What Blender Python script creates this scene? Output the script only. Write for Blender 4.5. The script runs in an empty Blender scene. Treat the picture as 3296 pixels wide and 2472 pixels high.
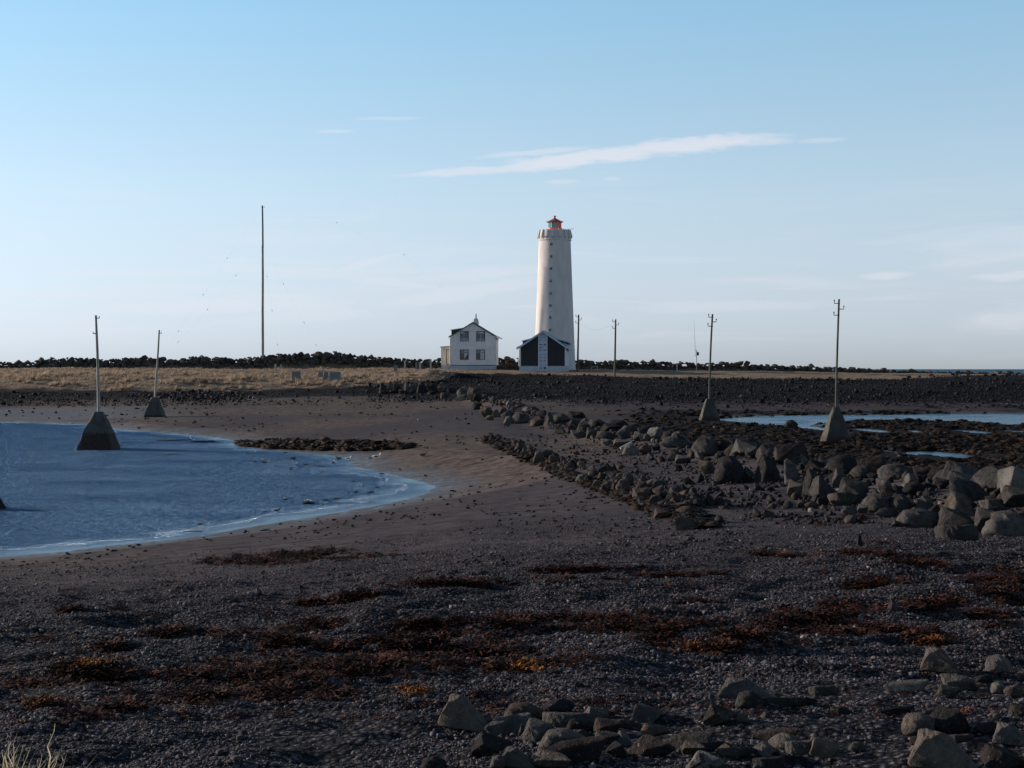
import bpy, bmesh, math, random
import numpy as np
from mathutils import Vector, Matrix, Euler
R = math.radians
random.seed(7)
rng = np.random.default_rng(7)
sc = bpy.context.scene
COL = sc.collection

# ------------------------------------------------------------------ camera, sky, sun, exposure
F = 4500.0          # focal length in photo pixels (photo 3296 wide)
CZ = 4.5            # eye height above the low-tide water
HOR = 1188.0        # sea horizon row
cam_d = bpy.data.cameras.new("camera")
cam = bpy.data.objects.new("camera", cam_d); COL.objects.link(cam)
cam_d.sensor_width = 36.0
cam_d.lens = 36.0 * F / 3296.0
cam_d.clip_start = 0.1
cam_d.clip_end = 60000.0
cam.location = (0, 0, CZ)
PITCH = math.atan((1236.0 - HOR) / F)
cam.rotation_euler = (R(90) - PITCH, 0, 0)
sc.camera = cam
SUN_AZ = R(-69)     # measured from straight ahead, negative to the left
SUN_EL = R(13)
sun_d = bpy.data.lights.new("sun", 'SUN')
sun_d.energy = 5.0
sun_d.angle = R(0.55)
sun_d.color = (1.0, 0.86, 0.71)
sun = bpy.data.objects.new("sun", sun_d); COL.objects.link(sun)
sdir = Vector((math.sin(SUN_AZ) * math.cos(SUN_EL), math.cos(SUN_AZ) * math.cos(SUN_EL), math.sin(SUN_EL)))
sun.rotation_euler = sdir.to_track_quat('Z', 'Y').to_euler()
sc.view_settings.view_transform = 'Standard'
sc.view_settings.look = 'None'
sc.view_settings.gamma = 1
sc.view_settings.use_curve_mapping = False
sc.view_settings.exposure = 0.28


class NT:
    """small wrapper to write node maths"""
    def __init__(s, tree): s.t = tree; s.n = tree.nodes; s.l = tree.links
    def node(s, typ, ins=None, **kw):
        n = s.n.new(typ)
        for k, v in kw.items(): setattr(n, k, v)
        for k, v in (ins or {}).items():
            s.set(n.inputs[k], v)
        return n
    def set(s, sock, v):
        if isinstance(v, bpy.types.NodeSocket): s.l.new(v, sock)
        elif isinstance(v, (tuple, list)) and len(v) == 3 and sock.type == 'RGBA': sock.default_value = (*v, 1)
        else: sock.default_value = v
    def m(s, op, a, b=0.0, c=0.0, clamp=False):
        n = s.node('ShaderNodeMath', {0: a, 1: b, 2: c}, operation=op); n.use_clamp = clamp
        return n.outputs[0]
    def add(s, a, b): return s.m('ADD', a, b)
    def sub(s, a, b): return s.m('SUBTRACT', a, b)
    def mul(s, a, b): return s.m('MULTIPLY', a, b)
    def div(s, a, b): return s.m('DIVIDE', a, b)
    def ss(s, v, lo, hi, a=0.0, b=1.0):
        n = s.node('ShaderNodeMapRange', {0: v, 1: lo, 2: hi, 3: a, 4: b}, interpolation_type='SMOOTHSTEP')
        return n.outputs[0]
    def lin(s, v, lo, hi, a=0.0, b=1.0):
        return s.node('ShaderNodeMapRange', {0: v, 1: lo, 2: hi, 3: a, 4: b}).outputs[0]
    def mix(s, f, a, b, blend='MIX'):
        n = s.node('ShaderNodeMix', data_type='RGBA', blend_type=blend)
        s.set(n.inputs[0], f); s.set(n.inputs[6], a); s.set(n.inputs[7], b)
        return n.outputs[2]
    def noise(s, vec, scale, detail=4.0, rough=0.55, dist=0.0):
        n = s.node('ShaderNodeTexNoise', {'Scale': scale, 'Detail': detail, 'Roughness': rough, 'Distortion': dist})
        if vec is not None: s.l.new(vec, n.inputs['Vector'])
        return n.outputs[0]
    def vmul(s, v, xyz):
        n = s.node('ShaderNodeVectorMath', {0: v, 1: xyz}, operation='MULTIPLY'); return n.outputs[0]


world = bpy.data.worlds.new("World"); sc.world = world; world.use_nodes = True
W = NT(world.node_tree); world.node_tree.nodes.clear()
sky = W.node('ShaderNodeTexSky', sky_type='NISHITA')
sky.sun_disc = False
sky.sun_elevation = SUN_EL
sky.sun_rotation = SUN_AZ
sky.air_density = 1.0
sky.dust_density = 0.6
sky.ozone_density = 2.0
tc = W.node('ShaderNodeTexCoord').outputs['Generated']
sep = W.node('ShaderNodeSeparateXYZ', {0: tc})
dx, dy, dz = sep.outputs
ysafe = W.m('MAXIMUM', dy, 0.02)
U = W.mul(W.div(dx, ysafe), F)
V = W.mul(W.div(dz, ysafe), F)
front = W.ss(dy, 0.05, 0.25)
comb = W.node('ShaderNodeCombineXYZ', {0: W.mul(U, 0.001), 1: W.mul(V, 0.004), 2: 0.0}).outputs[0]
nz1 = W.sub(W.noise(comb, 6.0, 6.0, 0.6), 0.5)
nz2 = W.sub(W.noise(comb, 16.0, 8.0, 0.72), 0.5)


def blob(px, py, a, b, tilt=0.0, soft=0.9, wob=0.8, amt=1.0):
    """soft streak of cloud; px,py,a,b are directions given in photo pixels"""
    u0, v0 = px - 1648.0, HOR - py
    ct, st = math.cos(tilt), math.sin(tilt)
    du = W.sub(U, u0); dv = W.sub(V, v0)
    p = W.div(W.add(W.mul(du, ct), W.mul(dv, st)), a)
    q = W.div(W.sub(W.mul(dv, ct), W.mul(du, st)), b)
    q = W.add(q, W.mul(nz1, wob * 2.6))
    r = W.add(W.mul(p, p), W.mul(q, q))
    r = W.add(r, W.mul(nz2, wob * 2.2))
    return W.ss(r, 1.0 + soft * 0.9, 0.05, 0.0, amt)


blobs = [blob(1560, 549, 255, 13, 0.066, amt=.75), blob(1900, 508, 330, 24, 0.118, amt=1), blob(2200, 470, 300, 24, 0.10, amt=1), blob(2420, 458, 130, 14, 0.02, amt=.6),
         blob(1720, 492, 170, 9, 0.09, amt=.6), blob(1810, 586, 55, 7, 0.03, amt=.45), blob(1970, 576, 32, 6, 0.0, amt=.4),
         blob(1078, 425, 55, 6, 0.0, amt=.5), blob(1250, 383, 105, 6, 0.02, amt=.35), blob(2640, 454, 75, 8, 0.05, amt=.4),
         blob(2850, 888, 80, 11, 0.06, amt=.55), blob(3240, 888, 110, 15, 0.05, amt=.55), blob(1180, 848, 110, 14, 0.28, amt=.5),
         blob(1100, 880, 330, 14, 0.04, amt=.35), blob(1560, 880, 240, 18, 0.10, amt=.4), blob(1500, 940, 260, 26, 0.16, amt=.4), blob(700, 985, 420, 22, 0.03, amt=.45), blob(900, 870, 260, 14, -.03, amt=.4), blob(1250, 905, 180, 16, -.12, amt=.4), blob(420, 880, 260, 14, 0.0, amt=.35), blob(2350, 985, 300, 18, 0.02, amt=.3)]
cl = blobs[0]
for b_ in blobs[1:]: cl = W.m('MAXIMUM', cl, b_)
cl = W.mul(cl, front)
# thin wisps low over the horizon, all the way round
wv = W.vmul(tc, (2.2, 2.2, 22.0))
wn = W.noise(wv, 2.6, 7.0, 0.6, 0.8)
low = W.mul(W.ss(dz, 0.0, 0.03), W.ss(dz, 0.17, 0.05))
wisp = W.mul(W.ss(wn, 0.46, 0.76, 0.0, 0.55), low)
# the camera's cool white balance: keep the sky model's brightness, colour it by height above the horizon
lum = W.mul(W.m('POWER', W.node('ShaderNodeRGBToBW', {0: sky.outputs[0]}).outputs[0], 0.62), 1.95)
rp = W.node('ShaderNodeValToRGB', {0: W.m('MAXIMUM', dz, 0.0)}); cr = rp.color_ramp
cr.elements[0].position = 0.0; cr.elements[0].color = (1.03, 1.13, 1.24, 1)
cr.elements[1].position = 1.0; cr.elements[1].color = (.18, .27, .50, 1)
for ps, cc_ in ((.05, (1.04, 1.21, 1.36)), (.12, (1.02, 1.34, 1.60)), (.25, (.78, 1.40, 1.96)), (.5, (.32, .54, .92))):
    e = cr.elements.new(ps); e.color = (*cc_, 1)
SKY_TINT = W.mix(1.0, rp.outputs[0], lum, 'MULTIPLY')
ccol = W.mix(0.65, SKY_TINT, (6.9, 6.8, 7.3))
allc = W.m('MAXIMUM', cl, wisp)
skyf = W.mix(allc, SKY_TINT, ccol)
bg = W.node('ShaderNodeBackground', {'Color': skyf, 'Strength': 0.10})
wo = W.node('ShaderNodeOutputWorld'); W.l.new(bg.outputs[0], wo.inputs[0])

# ------------------------------------------------------------------ helpers
def X(px, d): return (px - 1648.0) / F * d
def Zp(py, d): return CZ - (py - HOR) * d / F

def tag(o, label=None, cat=None, group=None, kind=None):
    if label: o['label'] = label
    if cat: o['category'] = cat; o['kind'] = 'thing'
    if group: o['group'] = group
    if kind: o['kind'] = kind
    return o

def empty(name, loc, rz=0.0, scale=1.0):
    o = bpy.data.objects.new(name, None); COL.objects.link(o)
    o.location = loc; o.rotation_euler = (0, 0, rz); o.scale = (scale,) * 3
    o.empty_display_size = 0.2
    return o

def link(name, me, parent=None, loc=(0, 0, 0), rot=(0, 0, 0), scale=(1, 1, 1)):
    o = bpy.data.objects.new(name, me); COL.objects.link(o)
    o.parent = parent; o.location = loc; o.rotation_euler = rot; o.scale = scale
    return o


class MB:
    def __init__(s): s.v = []; s.f = []
    def raw(s, vs, fs):
        k = len(s.v); s.v += [tuple(v) for v in vs]; s.f += [tuple(i + k for i in f) for f in fs]; return s
    def box(s, x0, x1, y0, y1, z0, z1):
        return s.raw([(x0, y0, z0), (x1, y0, z0), (x1, y1, z0), (x0, y1, z0), (x0, y0, z1), (x1, y0, z1), (x1, y1, z1), (x0, y1, z1)],
                     [(0, 3, 2, 1), (4, 5, 6, 7), (0, 1, 5, 4), (1, 2, 6, 5), (2, 3, 7, 6), (3, 0, 4, 7)])
    def prism(s, poly, y0, y1):     # poly in (x, z), counter-clockwise seen from -y
        n = len(poly)
        vs = [(x, y0, z) for x, z in poly] + [(x, y1, z) for x, z in poly]
        fs = [tuple(range(n)), tuple(range(2 * n - 1, n - 1, -1))]
        fs += [(i, i + n, (i + 1) % n + n, (i + 1) % n) for i in range(n)]
        return s.raw(vs, fs)
    def lathe(s, prof, n=32, cx=0, cy=0, rot=0.0):
        vs, fs = [], []
        for r, z in prof:
            for i in range(n):
                a = rot + 2 * math.pi * i / n; vs.append((cx + r * math.cos(a), cy + r * math.sin(a), z))
        for j in range(len(prof) - 1):
            for i in range(n):
                i2 = (i + 1) % n; fs.append((j * n + i, j * n + i2, (j + 1) * n + i2, (j + 1) * n + i))
        if prof[0][0] > 1e-4: fs.append(tuple(range(n - 1, -1, -1)))
        if prof[-1][0] > 1e-4: fs.append(tuple((len(prof) - 1) * n + i for i in range(n)))
        return s.raw(vs, fs)
    def tube(s, pts, radii, n=8):
        pts = [Vector(p) for p in pts]; vs, fs = [], []
        if not hasattr(radii, '__len__'): radii = [radii] * len(pts)
        for k, p in enumerate(pts):
            d = (pts[min(k + 1, len(pts) - 1)] - pts[max(k - 1, 0)]).normalized()
            ref = Vector((0, 0, 1)) if abs(d.z) < 0.9 else Vector((0, 1, 0))
            u = d.cross(ref).normalized(); w = u.cross(d)
            for i in range(n):
                a = 2 * math.pi * i / n; vs.append(p + (u * math.cos(a) + w * math.sin(a)) * radii[k])
        for k in range(len(pts) - 1):
            for i in range(n):
                i2 = (i + 1) % n; fs.append((k * n + i, (k + 1) * n + i, (k + 1) * n + i2, k * n + i2))
        fs.append(tuple(range(n))); fs.append(tuple((len(pts) - 1) * n + i for i in range(n - 1, -1, -1)))
        return s.raw(vs, fs)
    def mesh(s, name, mat, smooth=False):
        me = bpy.data.meshes.new(name); me.from_pydata(s.v, [], s.f)
        if mat: me.materials.append(mat)
        bm = bmesh.new(); bm.from_mesh(me); bmesh.ops.recalc_face_normals(bm, faces=bm.faces); bm.to_mesh(me); bm.free()
        if smooth:
            me.shade_smooth()
            try: me.set_sharp_from_angle(angle=R(40))
            except Exception: pass
        me.update(); return me
    def build(s, name, mat, parent=None, smooth=False, loc=(0, 0, 0), rot=(0, 0, 0)):
        return link(name, s.mesh(name, mat, smooth), parent, loc, rot)


def mat(name, fn):
    m = bpy.data.materials.new(name); m.use_nodes = True
    t = NT(m.node_tree); m.node_tree.nodes.clear()
    p = t.node('ShaderNodeBsdfPrincipled'); o = t.node('ShaderNodeOutputMaterial'); t.l.new(p.outputs[0], o.inputs[0])
    geo = t.node('ShaderNodeNewGeometry').outputs['Position']
    fn(t, p, geo)
    return m

def bump(t, p, h, dist, strength=1.0):
    b = t.node('ShaderNodeBump', {'Height': h, 'Distance': dist, 'Strength': strength}); t.l.new(b.outputs[0], p.inputs['Normal'])

def simple(name, col, rough=0.7, var=0.25, scale=3.0, bdist=0.0, metal=0.0, stretch=(1, 1, 1), spec=0.5):
    def fn(t, p, g):
        oc = t.node('ShaderNodeTexCoord').outputs['Object']
        v = t.vmul(oc, stretch)
        n = t.noise(v, scale, 6.0, 0.6)
        n2 = t.noise(v, scale * 7, 4.0, 0.6)
        f = t.add(t.mul(t.sub(n, 0.5), 1.6), t.mul(t.sub(n2, 0.5), 0.8))
        f = t.add(1.0, t.mul(f, var * 1.6))
        c = t.node('ShaderNodeVectorMath', {0: col}, operation='SCALE'); t.set(c.inputs['Scale'], f)
        t.l.new(c.outputs[0], p.inputs['Base Color'])
        p.inputs['Roughness'].default_value = rough; p.inputs['Metallic'].default_value = metal
        p.inputs['Specular IOR Level'].default_value = spec
        if bdist: bump(t, p, n2, bdist)
    return mat(name, fn)

# value noise (numpy)
_perm = rng.permutation(65536)
_val = rng.random(65536).astype(np.float64)
def vnoise(x, y, seed=0):
    xi = np.floor(x).astype(np.int64); yi = np.floor(y).astype(np.int64)
    fx = x - xi; fy = y - yi; fx = fx * fx * (3 - 2 * fx); fy = fy * fy * (3 - 2 * fy)
    def h(a, b): return _val[_perm[(_perm[(a + seed * 131) & 65535] + b) & 65535]]
    v00 = h(xi, yi); v10 = h(xi + 1, yi); v01 = h(xi, yi + 1); v11 = h(xi + 1, yi + 1)
    return (v00 * (1 - fx) + v10 * fx) * (1 - fy) + (v01 * (1 - fx) + v11 * fx) * fy
def fbm(x, y, o=4, seed=0):
    s = np.zeros_like(x, dtype=float); a = 0.5; c, q = math.cos(0.6), math.sin(0.6)
    for k in range(o):
        s += a * (vnoise(x, y, seed + k) - 0.5); x, y = 2.03 * (x * c - y * q), 2.03 * (x * q + y * c); a *= 0.5
    return s * 2
def sstep(v, lo, hi):
    t = np.clip((v - lo) / (hi - lo), 0, 1); return t * t * (3 - 2 * t)

# ------------------------------------------------------------------ terrain height
def flat(px, py, z=0.0):
    d = (CZ - z) * F / (py - HOR); return (X(px, d), d)

LAGOON = [flat(a, b) for a, b in [(-3500, 1840), (-800, 1825), (-300, 1806), (0, 1793), (200, 1776), (372, 1755), (540, 1738), (670, 1721), (834, 1691), (940, 1674), (1043, 1658), (1192, 1631), (1311, 1606),
          (1375, 1585), (1400, 1569), (1375, 1557), (1341, 1549), (1281, 1532), (1200, 1517), (1147, 1502), (1125, 1484), (1102, 1470), (1010, 1460), (924, 1454), (805, 1442), (765, 1430), (775, 1421), (690, 1410),
          (596, 1399), (447, 1387), (372, 1381), (283, 1368), (150, 1362), (0, 1358), (-600, 1352), (-3500, 1345)]]
INLET = [flat(a, b) for a, b in [(2334, 1351), (2477, 1338), (2646, 1338), (2844, 1336), (3042, 1333.5), (3296, 1333), (4300, 1333), (6500, 1340), (6500, 1390), (4300, 1380), (3296, 1373), (3191, 1361),
         (2993, 1359), (2900, 1354), (2745, 1357), (2611, 1364), (2596, 1374), (2547, 1369), (2497, 1370), (2423, 1361)]]
POOLS = [(2610, 1378, 42, 2.6), (2786, 1384, 40, 3.2), (2935, 1388, 32, 3.4), (3110, 1389, 50, 3), (3260, 1389, 45, 3), (2634, 1398, 14, 5), (2862, 1456, 28, 5), (3020, 1463, 70, 8), (2775, 1451, 10, 3), (3210, 1463, 30, 3), (2240, 1343, 26, 2.5),
         (2330, 1352, 40, 2.5)]

def sdf(poly, x, y):
    P = np.array(poly); Q = np.roll(P, -1, 0)
    d2 = np.full(x.shape, 1e18); ins = np.zeros(x.shape, bool)
    for (ax, ay), (bx, by) in zip(P, Q):
        ex, ey = bx - ax, by - ay
        t = np.clip(((x - ax) * ex + (y - ay) * ey) / (ex * ex + ey * ey), 0, 1)
        d2 = np.minimum(d2, (x - ax - t * ex) ** 2 + (y - ay - t * ey) ** 2)
        c = ((ay > y) != (by > y)) & (x < (bx - ax) * (y - ay) / (by - ay + 1e-12) + ax)
        ins ^= c
    d = np.sqrt(d2); return np.where(ins, -d, d)
def segdist(line, x, y):
    d2 = np.full(x.shape, 1e18)
    for (ax, ay), (bx, by) in zip(line[:-1], line[1:]):
        ex, ey = bx - ax, by - ay
        t = np.clip(((x - ax) * ex + (y - ay) * ey) / (ex * ex + ey * ey), 0, 1)
        d2 = np.minimum(d2, (x - ax - t * ex) ** 2 + (y - ay - t * ey) ** 2)
    return np.sqrt(d2)

COLS = {
    -400: [(3, 2.85), (7.5, 2.4), (12, 2.0), (17, 1.45), (22, .95), (28, .4), (33, .12), (120, .1), (147, .5), (155, 1.2), (163, 2.0), (168, 2.9), (185, 3.5), (205, 4.3), (235, 4.6), (250, 3.5), (270, 1), (285, -1)],
    0: [(3, 2.85), (7.5, 2.4), (12, 2.0), (17, 1.45), (22, .95), (28, .4), (33, .12), (120, .1), (147, .5), (155, 1.2), (163, 2.0), (168, 2.9), (185, 3.5), (205, 4.3), (235, 4.6), (250, 3.5), (270, 1), (285, -1)],
    500: [(3, 2.85), (7.5, 2.4), (12, 2.0), (17, 1.5), (22, 1.05), (28, .6), (36, .2), (100, .25), (125, .4), (150, .85), (163, 1.35), (168, 1.9), (172, 2.7), (185, 3.45), (205, 4.2), (235, 4.6), (250, 3.5), (270, 1), (285, -1)],
    800: [(3, 2.85), (7.5, 2.4), (12, 2.0), (17, 1.55), (22, 1.15), (28, .75), (36, .35), (60, .2), (80, .2), (100, .35), (130, .6), (160, 1.0), (171, 1.45), (175, 2.2), (179, 2.8), (195, 3.55), (210, 4.2), (235, 4.5), (250, 3.5), (270, 1), (285, -1)],
    1200: [(3, 2.85), (7.5, 2.4), (12, 2.05), (17, 1.65), (22, 1.3), (30, .9), (40, .55), (50, .35), (80, .35), (100, .5), (130, .75), (160, 1.1), (171, 1.5), (177, 2.4), (184, 3.1), (200, 3.9), (215, 4.4), (235, 4.5), (250, 3.5), (270, 1), (285, -1)],
    1600: [(3, 2.85), (7.5, 2.4), (12, 2.05), (17, 1.75), (25, 1.35), (35, 1.0), (45, .75), (55, .68), (75, .7), (100, .8), (130, .95), (150, 1.05), (158, 1.4), (175, 2.65), (190, 3.35), (198, 3.9), (205, 4.2), (215, 4.4), (235, 4.5), (250, 3.5), (270, 1), (285, -1)],
    2000: [(3, 2.85), (7.5, 2.45), (12, 2.1), (17, 1.8), (25, 1.45), (35, 1.25), (50, 1.0), (70, .8), (90, .35), (120, .28), (143, .45), (149, .9), (165, 2.1), (182, 3.0), (190, 3.55), (205, 4.05), (220, 4.3), (235, 4.35), (250, 3.3), (270, 1), (285, -1)],
    2400: [(3, 2.85), (7.5, 2.45), (12, 2.1), (17, 1.85), (25, 1.55), (35, 1.35), (45, 1.1), (55, .75), (65, .28), (80, .16), (110, .15), (140, .22), (147, .6), (160, 1.6), (175, 2.65), (182, 3.28), (195, 3.7), (215, 4.1), (235, 4.1), (250, 3), (270, 1), (285, -1)],
    2900: [(3, 2.85), (7.5, 2.45), (12, 2.1), (17, 1.9), (25, 1.6), (33, 1.4), (40, .9), (50, .35), (65, .16), (110, .12), (140, .2), (148, .7), (163, 2.0), (176, 2.75), (183, 3.12), (200, 3.6), (220, 3.8), (235, 3.8), (250, 3), (265, 1), (285, -1)],
    3296: [(3, 2.85), (7.5, 2.45), (12, 2.1), (20, 1.75), (27, 1.45), (33, 1.2), (40, .5), (55, .2), (110, .12), (140, .2), (150, .8), (165, 2.1), (176, 3.05), (184, 3.4), (200, 3.55), (225, 3.6), (240, 3.3), (265, 1), (285, -1)],
    4000: [(3, 2.85), (7.5, 2.45), (12, 2.15), (20, 1.75), (27, 1.4), (33, 1.0), (40, .4), (55, .2), (110, .12), (140, .2), (150, .8), (165, 2.1), (176, 3.0), (184, 3.3), (200, 3.3), (225, 3.2), (240, 2.6), (265, 1), (285, -1)],
}
_ld = np.linspace(math.log(0.5), math.log(400), 900)
_ck = sorted(COLS)
_tab = np.array([np.interp(np.exp(_ld), [a for a, b in COLS[k]], [b for a, b in COLS[k]]) for k in _ck])
for k in range(len(_ck)):
    _tab[k] = np.convolve(np.pad(_tab[k], 4, mode='edge'), np.ones(9) / 9, 'valid')

RIDGE = [(3900, 1830, 1.2), (3500, 1740, 1.3), (3250, 1690, 1.3), (2900, 1600, 1.25), (2600, 1555, 1.15), (2300, 1480, 1.0), (2050, 1422, .9), (1850, 1380, .85), (1700, 1342, .9), (1600, 1312, .95), (1520, 1280, 1.2)]
RIDGE = [flat(*p) for p in RIDGE]
LINE2 = [(1590, 1418, .65), (1660, 1446, .68), (1750, 1490, .7), (1850, 1520, .7), (1900, 1545, .72), (2000, 1590, .8), (2100, 1630, .88), (2160, 1660, .95), (2230, 1692, 1.0)]
LINE2 = [flat(*p) for p in LINE2]

TOPS = [(-500, 1166), (0, 1167), (100, 1165), (160, 1153), (260, 1152), (330, 1160), (480, 1150), (560, 1160), (640, 1146), (760, 1157), (900, 1140), (1000, 1139), (1080, 1132), (1150, 1145), (1250, 1153), (1400, 1159), (1520, 1155), (1634, 1153), (1690, 1158),
        (1870, 1161), (2000, 1165), (2080, 1161), (2150, 1168), (2300, 1169), (2400, 1168), (2500, 1178), (2600, 1177), (2650, 1182), (2800, 1189), (3000, 1197), (3150, 1199), (3296, 1201), (3800, 1206)]
def polar(x, y):
    r = np.hypot(x, y); th = np.arctan2(x, y)
    D = r * np.cos(np.clip(th, -R(22), R(22)))
    px = 1648 + F * np.tan(np.clip(th, -R(45), R(45)))
    return r, th, D, px

def base_height(x, y):
    r, th, D, px = polar(x, y)
    fi = np.interp(px, _ck, np.arange(len(_ck)))
    i0 = np.clip(fi.astype(int), 0, len(_ck) - 2); f = fi - i0; f = f * f * (3 - 2 * f) * 0.5 + f * 0.5
    fd = np.clip((np.log(np.maximum(D, .5)) - _ld[0]) / (_ld[1] - _ld[0]), 0, 898.99)
    j = fd.astype(int); g = fd - j
    z = (_tab[i0, j] * (1 - g) + _tab[i0, j + 1] * g) * (1 - f) + (_tab[i0 + 1, j] * (1 - g) + _tab[i0 + 1, j + 1] * g) * f
    bw = sstep(np.abs(th), R(100), R(135))
    zb = np.where(r > 60, 3.0 - (r - 60) * 0.04, 3.0)
    z = z * (1 - bw) + np.maximum(zb, -1.0) * bw
    return z

def terrain(x, y):
    r, th, D, px = polar(x, y)
    z = base_height(x, y)
    rd = segdist(RIDGE, x, y)
    z += 0.45 * np.exp(-((rd) / 1.5) ** 2) * (D < 172)
    z += 0.12 * np.exp(-(segdist(LINE2, x, y) / 0.8) ** 2)
    # grass mound beside the white house
    mx, my = X(1400, 187), 187
    z += 1.15 * np.exp(-(((x - mx) / 4.2) ** 2 + ((y - my) / 3.6) ** 2))
    mx, my = X(1500, 192), 192
    z += 0.35 * np.exp(-(((x - mx) / 4.0) ** 2 + ((y - my) / 3.6) ** 2))
    # broad and small relief
    z += 0.25 * fbm(x / 11, y / 11, 3, 3) * sstep(D, 20, 60) * 0.45
    fgm = sstep(D, 34, 22) * sstep(D, 3, 7)
    z += fgm * (0.24 * fbm(x / 1.7, y / 1.0, 3, 11) * sstep(D, 8.5, 12) * sstep(D, 26, 17) + 0.075 * fbm(x / .5, y / .33, 3, 21) * sstep(D, 30, 18) + 0.018 * fbm(x / .13, y / .10, 2, 27))
    z += sstep(D, 25, 40) * sstep(D, 175, 150) * 0.03 * fbm(x / .9, y / 1.2, 3, 31)
    isl = sstep(D, 165, 180)
    z += isl * 0.35 * fbm(x / 2.2, y / 2.2, 3, 41) * sstep(px, 1900, 1300) + isl * 0.15 * fbm(x / 2, y / 2, 2, 45)
    flats = sstep(px, 1800, 2100) * sstep(D, 52, 64) * sstep(D, 150, 142)
    z += flats * (0.11 * fbm(x / 3.0, y / 4.0, 4, 51) + 0.02)
    # berm under the boulder wall on the skyline
    bt_ = np.interp(px, [a for a, b in TOPS], [b for a, b in TOPS]) + 10
    zb_ = CZ - (bt_ - HOR) * 235 / F
    gap = sstep(np.abs(px - 1555), 95, 75) * 0 + 1
    z = np.where((D > 230) & (D < 242), np.maximum(z, z + (zb_ - z) * sstep(np.abs(D - 236.0), 4.0, 1.2)), z)
    # water bodies
    sl = sdf(LAGOON, x, y); wob = 0.35 * fbm(x / 2.0, y / 2.0, 3, 61) * sstep(D, 30, 60)
    s1 = sl + wob
    si = sdf(INLET, x, y) + 0.9 * fbm(x / 4.0, y / 5.0, 3, 62)
    z = np.where(D < 236, np.maximum(z, 0.03), z)
    for s, k in ((s1, 0.05), (si, 0.06)):
        z = np.minimum(z, np.where(s > 0, 0.004 + k * s + 0.022 * s * s, np.maximum(-0.012 + 0.07 * s, -0.6)))
    for (a, b, hw, hh) in POOLS:
        d0 = CZ * F / (b - HOR); d1 = CZ * F / (b + hh - HOR); d2 = CZ * F / (b - hh - HOR)
        rx = hw / F * d0; ry = (d2 - d1) / 2
        sh = 0.022 * d0
        e = ((x - X(a, d0)) / (rx * 1.1)) ** 2 + ((y - d0 + sh * .7) / (ry + sh)) ** 2 + 0.9 * fbm(x / 1.5, y / 3, 3, 70)
        z = z - sstep(e, 1.7, 1.0) * (z + 0.06)
    return z, sl, si, rd

# polar fan, dense inside the picture
TH = np.concatenate([np.linspace(-180, -60, 25)[:-1], np.linspace(-60, -26, 50)[:-1], np.linspace(-26, 26, 560), np.linspace(26, 60, 50)[1:], np.linspace(60, 180, 25)[1:]])
TH = np.radians(TH)
RR = np.concatenate([np.geomspace(0.4, 5.5, 30)[:-1], np.geomspace(5.5, 34, 340)[:-1], np.geomspace(34, 160, 230)[:-1], np.geomspace(160, 250, 150)[:-1], np.geomspace(250, 340, 12)])
gth, grr = np.meshgrid(TH, RR, indexing='ij')
gx = grr * np.sin(gth); gy = grr * np.cos(gth)
GZ, GSL, GSI, GRD = terrain(gx, gy)
_lr = np.log(RR)
def zlook(x, y, G=None):
    G = GZ if G is None else G
    x = np.asarray(x, float); y = np.asarray(y, float)
    a = np.interp(np.arctan2(x, y), TH, np.arange(len(TH))); b = np.interp(np.log(np.maximum(np.hypot(x, y), .41)), _lr, np.arange(len(RR)))
    i = np.clip(a.astype(int), 0, len(TH) - 2); j = np.clip(b.astype(int), 0, len(RR) - 2); f = a - i; g = b - j
    return (G[i, j] * (1 - g) + G[i, j + 1] * g) * (1 - f) + (G[i + 1, j] * (1 - g) + G[i + 1, j + 1] * g) * f
_steps = np.geomspace(4.5, 260, 420)
def hit(px, py):
    """where the sight line through a photo pixel meets the ground"""
    px = np.atleast_1d(np.asarray(px, float)); py = np.atleast_1d(np.asarray(py, float))
    u = (px - 1648) / F; s = (py - HOR) / F
    out = np.full(px.shape, 250.0); done = np.zeros(px.shape, bool); prev = np.full(px.shape, 4.0)
    for d in _steps:
        low_ = (CZ - s * d) <= zlook(u * d, np.full(px.shape, d))
        new = low_ & ~done
        out[new] = d; prev_ = prev.copy(); prev[~done & ~low_] = d
        done |= low_
    lo = np.where(done, prev, out); hi = out.copy()
    for _ in range(7):
        mid = (lo + hi) / 2; b = (CZ - s * mid) <= zlook(u * mid, mid)
        hi = np.where(b, mid, hi); lo = np.where(b, lo, mid)
    return u * hi, hi, zlook(u * hi, hi)

# ground masks (what the surface is made of)
gr, gt, gD, gpx = polar(gx, gy)
nA = fbm(gx / 6, gy / 6, 4, 80); nB = fbm(gx / 1.5, gy / 1.5, 4, 84)
edge = np.interp(gpx, [-400, 0, 500, 800, 1200, 1400, 1600, 2000, 2400, 2900, 3296], [163.5, 163.5, 167, 173, 177, 180, 199, 189, 183, 184, 205])
Mgrass = sstep(gD + 2.0 * nB, edge - 1.0, edge + 1.5) * sstep(gD, 236, 231)
top = sstep(gD, edge + 1.0, edge - 2.0)
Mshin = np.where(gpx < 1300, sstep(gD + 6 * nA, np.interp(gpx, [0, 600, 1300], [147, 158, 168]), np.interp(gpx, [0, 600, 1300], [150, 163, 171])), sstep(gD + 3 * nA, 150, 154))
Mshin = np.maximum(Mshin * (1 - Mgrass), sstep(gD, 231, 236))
Mpeb = sstep(gD + 9 * nA + 2 * nB, 30, 19)
Mweed = sstep(gpx + 80 * nA, 1850, 2200) * sstep(GRD, 1.2, 2.5) * sstep(gD, 55, 62) * sstep(gD + 6 * nA, 147, 141)
Mweed = np.maximum(Mweed, sstep(gpx, 2450, 2800) * sstep(gD, 43, 52) * sstep(gD, 147, 141))
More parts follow.
